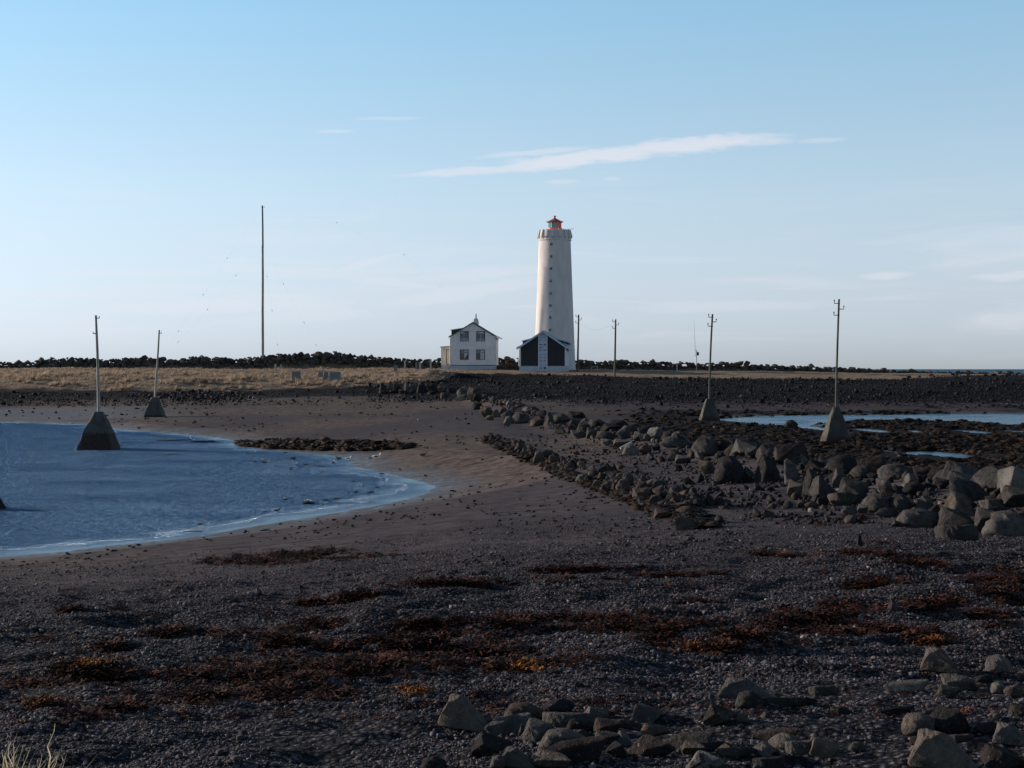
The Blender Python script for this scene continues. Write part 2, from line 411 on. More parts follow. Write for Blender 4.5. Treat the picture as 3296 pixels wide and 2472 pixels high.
Msandbar = sstep(gD + 3 * nA, 137, 140) * sstep(gD, 149, 147) * sstep(nA + .15, -.2, .05)
Mweed *= (1 - 0.85 * Msandbar)
gsw = np.minimum(np.where(GSL > -5, GSL, 9), GSI)
Mwet = sstep(np.minimum(np.abs(GSL), np.abs(GSI)) + 1.2 * nB, 3.2, 0.2)
Mwet = np.maximum(Mwet, 0.7 * sstep(gpx, 700, 300) * sstep(gD, 112, 125) * sstep(gD, 146, 138))
Mbrown = sstep(fbm(gx / 14, gy / 22, 3, 90) + 0.25 * np.exp(-(((gpx - 1550) / 500) ** 2 + ((gD - 62) / 25) ** 2)) * 2, -0.1, 0.35) * sstep(gD, 22, 35)

def grid_faces(nt, nr, wrap=False):
    i = np.arange(nt - 1)[:, None]; j = np.arange(nr - 1)[None, :]
    a = i * nr + j
    f = np.stack([a, a + 1, a + nr + 1, a + nr], -1).reshape(-1, 4)
    return f
def np_mesh(name, v, f, mats, attrs=None, smooth=True):
    me = bpy.data.meshes.new(name)
    me.vertices.add(len(v)); me.vertices.foreach_set('co', np.asarray(v, np.float32).ravel())
    k = f.shape[1]
    me.loops.add(len(f) * k); me.loops.foreach_set('vertex_index', f.astype(np.int32).ravel())
    me.polygons.add(len(f)); me.polygons.foreach_set('loop_start', np.arange(0, len(f) * k, k, dtype=np.int32))
    me.update(calc_edges=True); me.validate()
    for m in mats: me.materials.append(m)
    for an, av in (attrs or {}).items():
        a = me.attributes.new(an, 'FLOAT', 'POINT'); a.data.foreach_set('value', np.asarray(av, np.float32).ravel())
    if smooth: me.shade_smooth()
    return me

def ground_mat(t, p, g):
    A = lambda n: t.node('ShaderNodeAttribute', attribute_name=n).outputs['Fac']
    big = t.noise(g, 0.35, 6, .6); mid = t.noise(g, 2.2, 6, .65); fine = t.noise(g, 14.0, 6, .7)
    str_ = t.noise(t.vmul(g, (0.35, 1.6, 1.0)), 1.3, 6, .65)
    sand = t.mix(A('brown'), (.078, .065, .071), (.140, .104, .088))
    sand = t.mix(t.ss(mid, .35, .7), sand, (.040, .031, .034))
    sand = t.mix(t.ss(str_, .53, .66, 0, .8), sand, (.022, .016, .014))
    vo = t.node('ShaderNodeTexVoronoi', {'Vector': g, 'Scale': 22.0})
    vh = t.node('ShaderNodeSeparateXYZ', {0: vo.outputs['Color']}).outputs[0]
    peb = t.mix(t.ss(vh, .1, .95), (.026, .022, .027), (.118, .102, .115))
    peb = t.mix(t.ss(vo.outputs['Distance'], .25, .6), peb, (.012, .012, .014))
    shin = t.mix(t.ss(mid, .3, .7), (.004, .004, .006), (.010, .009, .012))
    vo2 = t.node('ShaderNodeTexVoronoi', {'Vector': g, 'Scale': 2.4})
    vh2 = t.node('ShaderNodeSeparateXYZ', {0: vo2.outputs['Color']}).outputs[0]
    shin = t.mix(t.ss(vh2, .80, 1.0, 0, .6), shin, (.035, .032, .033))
    weed = t.mix(t.ss(mid, .35, .7), (.004, .003, .003), (.014, .008, .006))
    weed = t.mix(t.ss(big, .55, .7, 0, .6), weed, (.018, .013, .012))
    grass = t.mix(t.ss(mid, .3, .7), (.13, .095, .07), (.34, .25, .175))
    grass = t.mix(t.ss(fine, .35, .65, .0, .5), grass, (.20, .135, .08))
    c = t.mix(A('peb'), sand, peb); c = t.mix(A('shin'), c, shin); c = t.mix(A('weed'), c, weed); c = t.mix(A('grass'), c, grass)
    wet = A('wet')
    c = t.mix(t.mul(wet, .55), c, t.mix(1.0, c, (.45, .42, .42), 'MULTIPLY'))
    t.l.new(c, p.inputs['Base Color'])
    rgh = t.lin(t.mul(wet, t.ss(mid, .35, .6)), 0, 1, .93, .33)
    t.l.new(rgh, p.inputs['Roughness']); t.l.new(t.lin(wet, 0, 1, .06, .5), p.inputs['Specular IOR Level'])
    h = t.add(t.mul(fine, .35), t.mul(mid, .8))
    h = t.add(h, t.mul(t.mul(t.sub(.6, vo.outputs['Distance']), A('peb')), .6))
    bump(t, p, h, .05, .9)
M_ground = mat('beach_ground', ground_mat)
gv = np.stack([gx, gy, GZ], -1).reshape(-1, 3)
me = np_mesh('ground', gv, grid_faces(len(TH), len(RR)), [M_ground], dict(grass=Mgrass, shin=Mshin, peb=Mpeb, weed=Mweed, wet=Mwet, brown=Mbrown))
tag(link('ground', me), 'dark sand and shingle beach rising to the low grassy island', kind='structure')

# water: one sheet from the beach to the horizon
wth = np.radians(np.concatenate([np.linspace(-180, -30, 40)[:-1], np.linspace(-30, 26, 300), np.linspace(26, 180, 40)[1:]]))
wr = np.concatenate([[1.0, 10.0, 20.0], np.geomspace(26, 160, 260), np.geomspace(160, 45000, 50)[1:]])
wt2, wr2 = np.meshgrid(wth, wr, indexing='ij'); wx = wr2 * np.sin(wt2); wy = wr2 * np.cos(wt2)
ws = -np.minimum(np.where(wr2 < 150, sdf(LAGOON, wx, wy), 0), 0)
calm = sstep(ws + 1.2 * fbm(wx / 3, wy / 3, 3, 95) + 2.4 * np.clip(fbm(wx / 5, wy / 1.2, 2, 99), 0, 1) * .5, 1.9, 0.2) * (wr2 < 160)
calm = np.maximum(calm, .75 * ((wx > 8) & (wr2 < 170)))
seam = (wr2 > 200).astype(float)
def water_mat(t, p, g):
    A = lambda n: t.node('ShaderNodeAttribute', attribute_name=n).outputs['Fac']
    w1 = t.noise(t.vmul(g, (1.5, 1.1, 1.0)), 2.4, 6, .78, .5)
    w2 = t.noise(t.vmul(g, (2.6, 1.2, 1.0)), 3.6, 5, .8)
    w0 = t.noise(t.vmul(g, (.25, .6, 1.0)), .5, 4, .6)
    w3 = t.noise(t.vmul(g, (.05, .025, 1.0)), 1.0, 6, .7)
    far = A('sea'); calm = A('calm')
    chop = t.m('ADD', t.mul(w2, .65), t.mul(w1, .35))
    body = t.mix(t.ss(chop, .38, .62), (.001, .016, .070), (.006, .060, .200))  # light and dark ripple facets put into the body colour by noise
    body = t.mix(far, body, (.055, .115, .15)); body = t.mix(calm, body, (.03, .09, .15))
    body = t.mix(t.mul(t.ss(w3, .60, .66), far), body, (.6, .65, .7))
    h = t.add(w1, t.mul(w2, .5))
    b = t.node('ShaderNodeBump', {'Height': h}); t.set(b.inputs['Distance'], t.lin(calm, 0, 1, .40, .03)); b.inputs['Strength'].default_value = 1.0
    df = t.node('ShaderNodeBsdfDiffuse', {'Color': body}); t.l.new(b.outputs[0], df.inputs['Normal'])
    gl = t.node('ShaderNodeBsdfGlossy', {'Color': t.mix(calm, (.42, .70, 1.0), (.88, .95, 1.0))}); t.l.new(t.lin(calm, 0, 1, .24, .12), gl.inputs['Roughness']); t.l.new(b.outputs[0], gl.inputs['Normal'])
    # wind-roughened water shows the sky only from the wave backs: less of it the rougher the patch
    fac = t.add(t.lin(t.ss(chop, .40, .66), 0, 1, .02, .20), t.mul(t.sub(w0, .5), .16))
    fac = t.m('ADD', t.mul(fac, t.sub(1.0, calm)), t.mul(calm, .48), clamp=True)
    mx = t.node('ShaderNodeMixShader', {0: fac}); t.l.new(df.outputs[0], mx.inputs[1]); t.l.new(gl.outputs[0], mx.inputs[2])
    o = [n for n in t.n if n.type == 'OUTPUT_MATERIAL'][0]; t.l.new(mx.outputs[0], o.inputs[0]); t.n.remove(p)
M_water = mat('sea_water', water_mat)
me = np_mesh('water', np.stack([wx, wy, 0 * wx], -1).reshape(-1, 3), grid_faces(len(wth), len(wr)), [M_water], dict(calm=calm, sea=seam))
tag(link('water', me), 'rippled blue lagoon, tidal inlet and the open sea behind the island', kind='structure')

# ------------------------------------------------------------------ materials
def rock_mat(name, lo, hi, brown=0.25):
    def fn(t, p, g):
        oc = t.node('ShaderNodeTexCoord').outputs['Object']
        rnd = t.node('ShaderNodeObjectInfo').outputs['Random']
        off = t.node('ShaderNodeCombineXYZ', {0: t.mul(rnd, 31.0), 1: t.mul(rnd, 17.0), 2: 0.0}).outputs[0]
        v = t.node('ShaderNodeVectorMath', {0: g, 1: off}, operation='ADD').outputs[0]
        n = t.noise(v, 1.7, 7, .62); n2 = t.noise(v, 9.0, 6, .7); n3 = t.noise(v, 40.0, 3, .6)
        c = t.mix(t.ss(t.add(t.mul(n, .5), t.mul(n2, .5)), .36, .64), lo, hi)
        c = t.mix(t.mul(t.ss(t.m('FRACT', t.mul(rnd, 7.3)), .55, 1.0), brown * 2), c, t.mix(1.0, c, (1.25, .92, .68), 'MULTIPLY'))
        c = t.mix(t.ss(n2, .57, .66, 0, .55), c, (.035, .030, .028))
        c = t.mix(t.ss(n3, .62, .72, 0, .4), c, (.30, .29, .27))
        k = t.node('ShaderNodeVectorMath', {0: c}, operation='SCALE'); t.set(k.inputs['Scale'], t.lin(t.m('FRACT', t.mul(rnd, 3.7)), 0, 1, .6, 1.25))
        t.l.new(k.outputs[0], p.inputs['Base Color'])
        p.inputs['Roughness'].default_value = .9; p.inputs['Specular IOR Level'].default_value = .10
        bump(t, p, t.add(t.mul(n, .6), t.add(t.mul(n2, .5), t.mul(n3, .18))), .10, .9)
    return mat(name, fn)
M_rock = rock_mat('grey_basalt', (.022, .020, .021), (.090, .081, .076))
M_rock_light = rock_mat('pale_basalt', (.040, .038, .039), (.125, .115, .107), .1)
M_rock_brown = rock_mat('brown_basalt', (.042, .035, .032), (.125, .100, .083), .3)
M_rock_red = rock_mat('reddish_basalt', (.038, .028, .025), (.095, .070, .060), .3)
M_rock_dark = rock_mat('dark_basalt', (.010, .009, .011), (.036, .032, .033))
M_wallrock = rock_mat('shore_wall_stone', (.035, .031, .029), (.13, .108, .09))

def pebble_mat_fn(lo, hi, bright):
    def fn(t, p, g):
        rnd = t.node('ShaderNodeObjectInfo').outputs['Random']
        c = t.mix(t.m('POWER', rnd, 1.6), lo, hi)
        c = t.mix(t.ss(t.m('FRACT', t.mul(rnd, 13.7)), .978, .99), c, bright)
        c = t.mix(t.ss(t.m('FRACT', t.mul(rnd, 5.1)), .8, .9, 0, .6), c, t.mix(1.0, c, (1.3, .9, .7), 'MULTIPLY'))
        n = t.noise(g, 30.0, 4, .6)
        c = t.mix(t.ss(n, .4, .65, 0, .4), c, (.015, .014, .015))
        t.l.new(c, p.inputs['Base Color']); p.inputs['Roughness'].default_value = .75
        p.inputs['Specular IOR Level'].default_value = .14
    return fn
M_pebble = mat('beach_pebble', pebble_mat_fn((.022, .019, .024), (.140, .122, .136), (.27, .25, .26)))
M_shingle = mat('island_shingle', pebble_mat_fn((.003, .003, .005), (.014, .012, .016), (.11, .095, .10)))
M_rubble = mat('causeway_rubble', pebble_mat_fn((.008, .007, .008), (.042, .034, .034), (.18, .16, .15)))
def weed_fn(lo, mid, hot):
    def fn(t, p, g):
        rnd = t.node('ShaderNodeObjectInfo').outputs['Random']
        n = t.noise(g, 3.5, 5, .6); n2 = t.noise(g, 30, 3, .6)
        c = t.mix(t.ss(n, .3, .7), lo, mid)
        c = t.mix(t.ss(t.add(t.mul(rnd, .6), t.mul(n2, .6)), .68, .92, 0, .9), c, hot)
        t.l.new(c, p.inputs['Base Color']); p.inputs['Roughness'].default_value = .75
        p.inputs['Specular IOR Level'].default_value = .12
    return fn
M_weed = mat('rusty_seaweed', weed_fn((.014, .0055, .0045), (.052, .018, .012), (.12, .042, .022)))
M_weed_orange = mat('orange_seaweed', weed_fn((.10, .033, .010), (.22, .08, .02), (.40, .18, .05)))
M_weed_dark = mat('dark_bladderwrack', weed_fn((.004, .003, .0025), (.014, .0075, .005), (.036, .018, .011)))
def grass_fn(lo, hi):
    def fn(t, p, g):
        rnd = t.node('ShaderNodeObjectInfo').outputs['Random']
        n = t.noise(g, .35, 4, .6)
        c = t.mix(t.add(t.mul(rnd, .6), t.mul(n, .4)), lo, hi)
        t.l.new(c, p.inputs['Base Color']); p.inputs['Roughness'].default_value = .8
        p.inputs['Specular IOR Level'].default_value = .15
        tr = t.node('ShaderNodeBsdfTranslucent', {'Color': c}); mx = t.node('ShaderNodeMixShader', {0: .5})
        t.l.new(p.outputs[0], mx.inputs[1]); t.l.new(tr.outputs[0], mx.inputs[2])
        o = [n_ for n_ in t.n if n_.type == 'OUTPUT_MATERIAL'][0]; t.l.new(mx.outputs[0], o.inputs[0])
    return fn
M_grass = mat('dry_grass', grass_fn((.20, .15, .11), (.45, .345, .255)))
M_blade = mat('pale_grass_blade', grass_fn((.42, .34, .22), (.62, .53, .38)))

def tower_fn(t, p, g):
    n = t.noise(t.vmul(g, (1, 1, .25)), .9, 7, .62); n2 = t.noise(t.vmul(g, (2.5, 2.5, .18)), 2.0, 5, .6); n3 = t.noise(g, 14, 4, .6)
    c = t.mix(t.ss(n, .35, .7), (.63, .565, .535), (.53, .475, .455))
    c = t.mix(t.ss(n2, .52, .75, 0, .45), c, (.42, .39, .38))
    t.l.new(c, p.inputs['Base Color']); p.inputs['Roughness'].default_value = .85
    bump(t, p, t.add(n3, t.mul(n, 2)), .02, .6)
M_tower = mat('weathered_white_render', tower_fn)
M_tower_cap = simple('grey_white_concrete', (.60, .56, .53), .85, .3, 1.5, .02)
M_red = simple('lantern_red_paint', (.85, .12, .05), .5, .25, 2.0)
M_redroof = simple('lantern_roof_paint', (.42, .09, .065), .5, .25, 2.0)
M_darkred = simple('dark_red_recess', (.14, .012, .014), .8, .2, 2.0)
def glass_fn(col, alpha, rough=.06):
    def fn(t, p, g):
        n = t.noise(g, 3.0, 3, .5)
        c = t.mix(n, tuple(x * .7 for x in col), col)
        t.l.new(c, p.inputs['Base Color']); p.inputs['Roughness'].default_value = rough
        p.inputs['Alpha'].default_value = alpha; p.inputs['Specular IOR Level'].default_value = .8
    return fn
M_teal = mat('teal_lantern_glass', glass_fn((.10, .42, .42), .62))
M_lens = mat('green_lens', glass_fn((.03, .16, .15), 1.0, .15))
M_winglass = mat('window_glass', glass_fn((.12, .15, .18), .16, .04))
M_dark = simple('dark_interior', (.022, .022, .026), .9, .3, 3.0)
def siding(name, col, wave, rough=.7):
    def fn(t, p, g):
        oc = t.node('ShaderNodeTexCoord').outputs['Object']
        n = t.noise(oc, .8, 6, .6); n2 = t.noise(t.vmul(oc, (4, 4, .4)), 1.5, 5, .6)
        c = t.mix(t.ss(n, .3, .75), col, tuple(x * .82 for x in col))
        c = t.mix(t.ss(n2, .55, .75, 0, .3), c, tuple(x * .6 for x in col))
        t.l.new(c, p.inputs['Base Color']); p.inputs['Roughness'].default_value = rough
        w = t.node('ShaderNodeTexWave', {'Vector': oc, 'Scale': wave}, wave_type='BANDS', bands_direction='X')
        bump(t, p, w.outputs['Fac'], .02, .8)
    return mat(name, fn)
M_whitewall = siding('pale_grey_corrugated', (.72, .69, .69), 4.0)
M_cream = siding('cream_board_wall', (.78, .70, .52), 2.2)
M_blackclad = siding('black_timber_cladding', (.022, .020, .024), 2.2, .8)
M_bluewhite = simple('blue_white_paint', (.42, .47, .56), .6, .15, 2.0)
M_plinth = simple('grey_blue_plinth', (.36, .40, .46), .85, .2, 1.5, .01)
M_greenroof = simple('dark_green_roof', (.022, .040, .026), .6, .3, 1.2)
M_greytrim = simple('white_trim', (.62, .62, .62), .6, .15, 2.0)
M_roofgrey = simple('blue_grey_roof', (.28, .34, .42), .5, .2, 1.0)
M_frame = simple('dark_green_frame', (.040, .050, .045), .6, .2, 4.0)
M_curtain = simple('white_curtain', (.72, .72, .74), .9, .12, 6.0)
M_curtain_red = simple('brown_interior', (.16, .10, .10), .9, .3, 4.0)
def pole_fn(lo, hi):
    def fn(t, p, g):
        oc = t.node('ShaderNodeTexCoord').outputs['Object']
        n = t.noise(t.vmul(oc, (14, 14, .6)), 1.5, 6, .65); n2 = t.noise(oc, .6, 4, .6)
        c = t.mix(t.ss(n, .35, .68), lo, hi); c = t.mix(t.ss(n2, .4, .7, 0, .5), c, tuple(x * .5 for x in lo))
        t.l.new(c, p.inputs['Base Color']); p.inputs['Roughness'].default_value = .85
        bump(t, p, n, .01, .8)
    return fn
M_pole = mat('tarred_pole_wood', pole_fn((.035, .040, .030), (.12, .12, .092)))
M_pole_pale = mat('bleached_pole_wood', pole_fn((.22, .20, .17), (.50, .47, .42)))
M_iron = simple('rusted_iron', (.035, .030, .028), .7, .3, 5.0)
M_insul = simple('dark_insulator', (.05, .045, .045), .3, .2, 5.0)
def conc(name, hi, lo, weedline):
    def fn(t, p, g):
        n = t.noise(g, 1.6, 7, .65); n2 = t.noise(g, 11, 5, .65)
        z = t.node('ShaderNodeSeparateXYZ', {0: g}).outputs[2]
        c = t.mix(t.ss(t.add(t.mul(n, .6), t.mul(n2, .4)), .35, .65), lo, hi)
        k = t.ss(t.add(z, t.mul(t.sub(n2, .5), .5)), weedline + .12, weedline - .12)
        c = t.mix(k, c, t.mix(t.ss(n2, .4, .6), (.014, .008, .006), (.035, .018, .012)))
        t.l.new(c, p.inputs['Base Color']); p.inputs['Roughness'].default_value = .88
        bump(t, p, t.add(n, t.mul(n2, .5)), .06, .9)
    return mat(name, fn)
M_conc_l = conc('dark_tidal_concrete', (.075, .070, .066), (.030, .030, .028), .92)
M_conc_l2 = conc('dark_beach_concrete', (.085, .075, .068), (.035, .032, .030), .55)
M_conc_r = conc('pale_tidal_concrete', (.062, .054, .049), (.030, .027, .026), .50)
M_block = simple('grey_concrete_block', (.15, .155, .155), .85, .2, 2.0, .01)
M_post = simple('weathered_timber', (.36, .33, .29), .85, .3, 4.0)
M_buoy = simple('faded_orange_plastic', (.62, .28, .07), .5, .2, 5.0)
M_duckb = simple('brown_plumage', (.11, .075, .05), .8, .5, 14.0)
M_duckw = simple('white_plumage', (.78, .77, .75), .8, .1, 8.0)
M_duckk = simple('black_plumage', (.03, .03, .032), .7, .2, 8.0)
M_bill = simple('horn_bill', (.22, .20, .10), .5, .2, 8.0)

# ------------------------------------------------------------------ rock shapes (unit box, base at z=0)
def ico(sub):
    bm = bmesh.new(); bmesh.ops.create_icosphere(bm, subdivisions=sub, radius=1.0)
    v = np.array([x.co[:] for x in bm.verts]); f = np.array([[x.index for x in q.verts] for q in bm.faces]); bm.free(); return v, f
def rock_mesh(name, seed, kind='block', sub=4, material=None):
    """faceted broken stone: hull of a jittered block, edges worn, faces roughened; fits the unit box"""
    g = np.random.default_rng(seed)
    if kind == 'round':
        V0, Fc = ico(min(sub, 4)); P = g.normal(size=(26, 3)); P /= np.linalg.norm(P, axis=1)[:, None]; H = g.uniform(.72, 1.0, 26)
        dt = V0 @ P.T; rad = np.where(dt > .05, H / np.maximum(dt, .05), 9.0)
        r = np.minimum(-np.log(np.exp(-22 * rad).sum(1) + 1e-9) / 22, 1.3); v = V0 * r[:, None]
    else:
        c = np.array([(a, b, e) for a in (-1, 1) for b in (-1, 1) for e in (-1, 1)], float)
        c += g.normal(0, .42, c.shape)
        c = np.vstack([c, g.normal(0, .75, (4, 3)).clip(-1.15, 1.15)])
        if kind == 'peak':
            up = c[:, 2] > 0; c[up, :2] = c[up, :2] * .42 + g.uniform(-.35, .35, 2); c[up, 2] *= g.uniform(.8, 1.25, up.sum())
        if kind == 'slab':
            c[:, 2] = c[:, 2] * .30 + c[:, 0] * g.uniform(-.15, .3); c[:, 0] *= 1.3
        a = g.uniform(-3, 3); tl = .7 if kind == 'block' else .12
        c = c @ np.array(Euler((g.uniform(-tl, tl), g.uniform(-tl, tl), a if kind != 'slab' else g.uniform(-.5, .5))).to_matrix()).T
        bm = bmesh.new()
        for q in c: bm.verts.new(q)
        r_ = bmesh.ops.convex_hull(bm, input=bm.verts)
        bmesh.ops.delete(bm, geom=[x for x in r_['geom_interior'] if isinstance(x, bmesh.types.BMVert)], context='VERTS')
        bmesh.ops.dissolve_limit(bm, angle_limit=R(14), verts=bm.verts, edges=bm.edges)
        if sub > 1:
            bmesh.ops.bevel(bm, geom=list(bm.edges), offset=.17, segments=3 if sub > 2 else 1, affect='EDGES', profile=.6, clamp_overlap=True)
            bmesh.ops.triangulate(bm, faces=bm.faces)
            if sub > 2:
                for _ in range(2):
                    L_ = [e for e in bm.edges if e.calc_length() > .22]
                    bmesh.ops.subdivide_edges(bm, edges=L_, cuts=1, use_grid_fill=True); bmesh.ops.triangulate(bm, faces=bm.faces)
        bmesh.ops.triangulate(bm, faces=bm.faces); bmesh.ops.recalc_face_normals(bm, faces=bm.faces)
        bm.verts.index_update(); v = np.array([x.co[:] for x in bm.verts]); Fc = np.array([[x.index for x in q.verts] for q in bm.faces]); bm.free()
    if sub > 2 or kind == 'round':
        q = v * 1.5 + seed; q2 = v * 4.5 + seed; nrm = v / np.maximum(np.linalg.norm(v, axis=1), .2)[:, None]
        nn = fbm(q[:, 0] + q[:, 2] * .7, q[:, 1] - q[:, 2] * .6, 3, seed % 50); n2 = fbm(q2[:, 0] + q2[:, 2] * .7, q2[:, 1] - q2[:, 2] * .6, 3, seed % 40 + 3)
        v = v + nrm * (.14 * nn + .09 * n2)[:, None]
    lo, hi = v.min(0), v.max(0)
    v = (v - [(lo[0] + hi[0]) / 2, (lo[1] + hi[1]) / 2, lo[2]]) / (hi - lo)
    me = np_mesh(name, v, Fc, [material or M_rock], smooth=sub > 1)
    if sub > 1: me.set_sharp_from_angle(angle=R(32))
    return me
def rock_set(material, sub=4):
    return {k: [rock_mesh(k + '_stone', s + {'block': 0, 'peak': 100, 'slab': 200, 'round': 300}[k], k, sub, material) for s in range(n)]
            for k, n in (('block', 7), ('peak', 3), ('slab', 4), ('round', 3))}
RS = {'grey': rock_set(M_rock), 'light': rock_set(M_rock_light), 'brown': rock_set(M_rock_brown), 'red': rock_set(M_rock_red), 'dark': rock_set(M_rock_dark)}
RK = 0
def put_rock(name, x, y, z, w, h, kind, tone, rz=None, depth=None, tilt=0.0, sink=.16, variant=None, parent=None):
    global RK; RK += 1
    L = RS[tone][kind]; me = L[(RK if variant is None else variant) % len(L)]
    H = h / (1 - sink)
    o = link(name, me, parent, (x, y, z - H * sink), (0, tilt, random.uniform(-.5, .5) if rz is None else rz), (w, depth or w * random.uniform(.75, 1.0), H))
    return o

# ------------------------------------------------------------------ scattering of stuff
LIB = {}
def library(key, meshes):
    c = bpy.data.collections.new('source_' + key)
    for i, me in enumerate(meshes):
        o = bpy.data.objects.new('%s_source_%02d' % (key, i), me); c.objects.link(o)
    LIB[key] = c; return c
def scatter(name, lib, pts, rot, scl, label):
    n = len(pts)
    me = bpy.data.meshes.new(name); me.vertices.add(n); me.vertices.foreach_set('co', np.asarray(pts, np.float32).ravel())
    a = me.attributes.new('r', 'FLOAT_VECTOR', 'POINT'); a.data.foreach_set('vector', np.asarray(rot, np.float32).ravel())
    a = me.attributes.new('s', 'FLOAT_VECTOR', 'POINT'); a.data.foreach_set('vector', np.asarray(scl, np.float32).ravel())
    a = me.attributes.new('k', 'INT', 'POINT'); a.data.foreach_set('value', rng.integers(0, len(lib.objects), n).astype(np.int32))
    o = link(name, me)
    ng = bpy.data.node_groups.new(name, 'GeometryNodeTree')
    ng.interface.new_socket('Geometry', in_out='INPUT', socket_type='NodeSocketGeometry'); ng.interface.new_socket('Geometry', in_out='OUTPUT', socket_type='NodeSocketGeometry')
    N = ng.nodes; L = ng.links
    gi = N.new('NodeGroupInput'); go = N.new('NodeGroupOutput'); ip = N.new('GeometryNodeInstanceOnPoints')
    ci = N.new('GeometryNodeCollectionInfo'); ci.inputs['Collection'].default_value = lib; ci.inputs['Separate Children'].default_value = True; ci.inputs['Reset Children'].default_value = True
    ip.inputs['Pick Instance'].default_value = True
    def na(nm, ty):
        q = N.new('GeometryNodeInputNamedAttribute'); q.data_type = ty; q.inputs['Name'].default_value = nm; return q.outputs['Attribute']
    e2r = N.new('FunctionNodeEulerToRotation')
    L.new(gi.outputs[0], ip.inputs['Points']); L.new(ci.outputs[0], ip.inputs['Instance']); L.new(na('k', 'INT'), ip.inputs['Instance Index'])
    L.new(na('r', 'FLOAT_VECTOR'), e2r.inputs[0]); L.new(e2r.outputs[0], ip.inputs['Rotation']); L.new(na('s', 'FLOAT_VECTOR'), ip.inputs['Scale']); L.new(ip.outputs[0], go.inputs[0])
    md = o.modifiers.new('scatter', 'NODES'); md.node_group = ng
    tag(o, label, kind='stuff'); return o

def small_stone(seed, material, sub=2):
    return rock_mesh('stone', seed, ['block', 'round', 'slab'][seed % 3], sub, material)
library('pebble', [small_stone(400 + i, M_pebble, 1 if i % 2 else 2) for i in range(8)])
library('shingle', [small_stone(420 + i, M_shingle, 1) for i in range(8)])
library('rubble', [small_stone(440 + i, M_rubble, 2) for i in range(8)])
def weed_mesh(seed, material, n=16, rad=.5, hgt=.22):
    g = np.random.default_rng(seed); vs, fs = [], []
    for i in range(n):
        a = g.uniform(0, 6.28); p = np.array([g.normal(0, rad * .35), g.normal(0, rad * .35), g.uniform(0, hgt * .6)]); w = g.uniform(.018, .05)
        k0 = len(vs)
        for s in range(6):
            sd = np.array([-math.sin(a), math.cos(a), g.normal(0, .5)]) * w * (1 - .12 * s)
            vs += [tuple(p - sd), tuple(p + sd)]
            p = p + np.array([math.cos(a), math.sin(a), 0]) * rad * .18; a += g.normal(0, .7); p[2] = max(.0, p[2] + g.normal(0, .05) - .015 * s)
            if s < 5: fs.append((k0 + 2 * s, k0 + 2 * s + 1, k0 + 2 * s + 3)); fs.append((k0 + 2 * s, k0 + 2 * s + 3, k0 + 2 * s + 2))
    return np_mesh('seaweed_clump', np.array(vs), np.array(fs), [material], smooth=True)
library('weed', [weed_mesh(500 + i, M_weed) for i in range(5)])
library('weed_orange', [weed_mesh(510 + i, M_weed_orange) for i in range(3)])
def lump_mesh(seed, material):
    V0, Fc = ico(3); q = V0 * 2.6 + seed
    nn = fbm(q[:, 0] + q[:, 2], q[:, 1] - q[:, 2], 4, seed % 30); v = V0 * (1 + 1.3 * nn)[:, None]; v[:, 2] *= .5
    return np_mesh('weed_lump', v * .5, Fc, [material])
library('lump', [lump_mesh(520 + i, M_weed_dark) for i in range(4)] + [weed_mesh(530 + i, M_weed_dark, 22) for i in range(4)])
def tuft_mesh(seed, material, n=70, spread=.45, wid=.018):
    g = np.random.default_rng(seed); vs, fs = [], []
    for i in range(n):
        a = g.uniform(0, 6.28); r0 = g.uniform(0, .14); p = np.array([math.cos(a) * r0, math.sin(a) * r0, -.04]); L = g.uniform(.5, 1.0)
        lean = g.uniform(.05, spread); d = np.array([math.cos(a) * lean + .12, math.sin(a) * lean, 1.0]); k0 = len(vs)
        sd = np.array([-math.sin(a + 1), math.cos(a + 1), 0]) * wid
        for s in range(4):
            w = (1 - s / 3.3); vs += [tuple(p - sd * w), tuple(p + sd * w)]
            p = p + d / np.linalg.norm(d) * L * .27; d[2] -= .33; d[0] *= 1.3; d[1] *= 1.3
            if s < 3: fs.append((k0 + 2 * s, k0 + 2 * s + 1, k0 + 2 * s + 3)); fs.append((k0 + 2 * s, k0 + 2 * s + 3, k0 + 2 * s + 2))
    return np_mesh('grass_clump', np.array(vs), np.array(fs), [material], smooth=True)
library('tuft', [tuft_mesh(540 + i, M_grass) for i in range(6)])

def from_pixels(px, py): return hit(px, py)
def rnd_rot(n, full=True):
    r = rng.uniform(-.35, .35, (n, 3)) if not full else rng.uniform(-.6, .6, (n, 3)); r[:, 2] = rng.uniform(0, 6.28, n); return r

# pebbles of the near beach: plan positions, sizes falling off with a power law
n = 190000
pxr = rng.uniform(-350, 3650, n); u = rng.random(n); d = np.exp(np.log(6.3) + u ** .85 * (np.log(30) - np.log(6.3)))
x = (pxr - 1648) / F * d; dens = fbm(x / 1.1, d / 1.1, 3, 140) + .35 * fbm(x / 4, d / 4, 3, 144)
# the fine dark sand between the near stones carries fewer pebbles
sandy = sstep(pxr, 1500, 2300) * sstep(d, 10.6, 9.3)
keep = (dens + rng.normal(0, .22, n) > -.22 + .35 * sandy) & (rng.random(n) < sstep(d, 32, 20) + .12)
x, d = x[keep], d[keep]; n = len(x)
s = .0085 * (1 + rng.pareto(3.0, n) * .7); s = np.minimum(s, .032) * np.interp(d, [6, 12, 30], [1.0, 1.35, 1.7])
z = zlook(x, d); sc3 = np.stack([s, s * rng.uniform(.7, 1.1, n), s * rng.uniform(.45, .8, n)], 1) * 1.35
scatter('beach_pebbles', LIB['pebble'], np.stack([x, d, z - sc3[:, 2] * .3], 1), rnd_rot(n, False), sc3, 'loose grey pebbles covering the near beach')
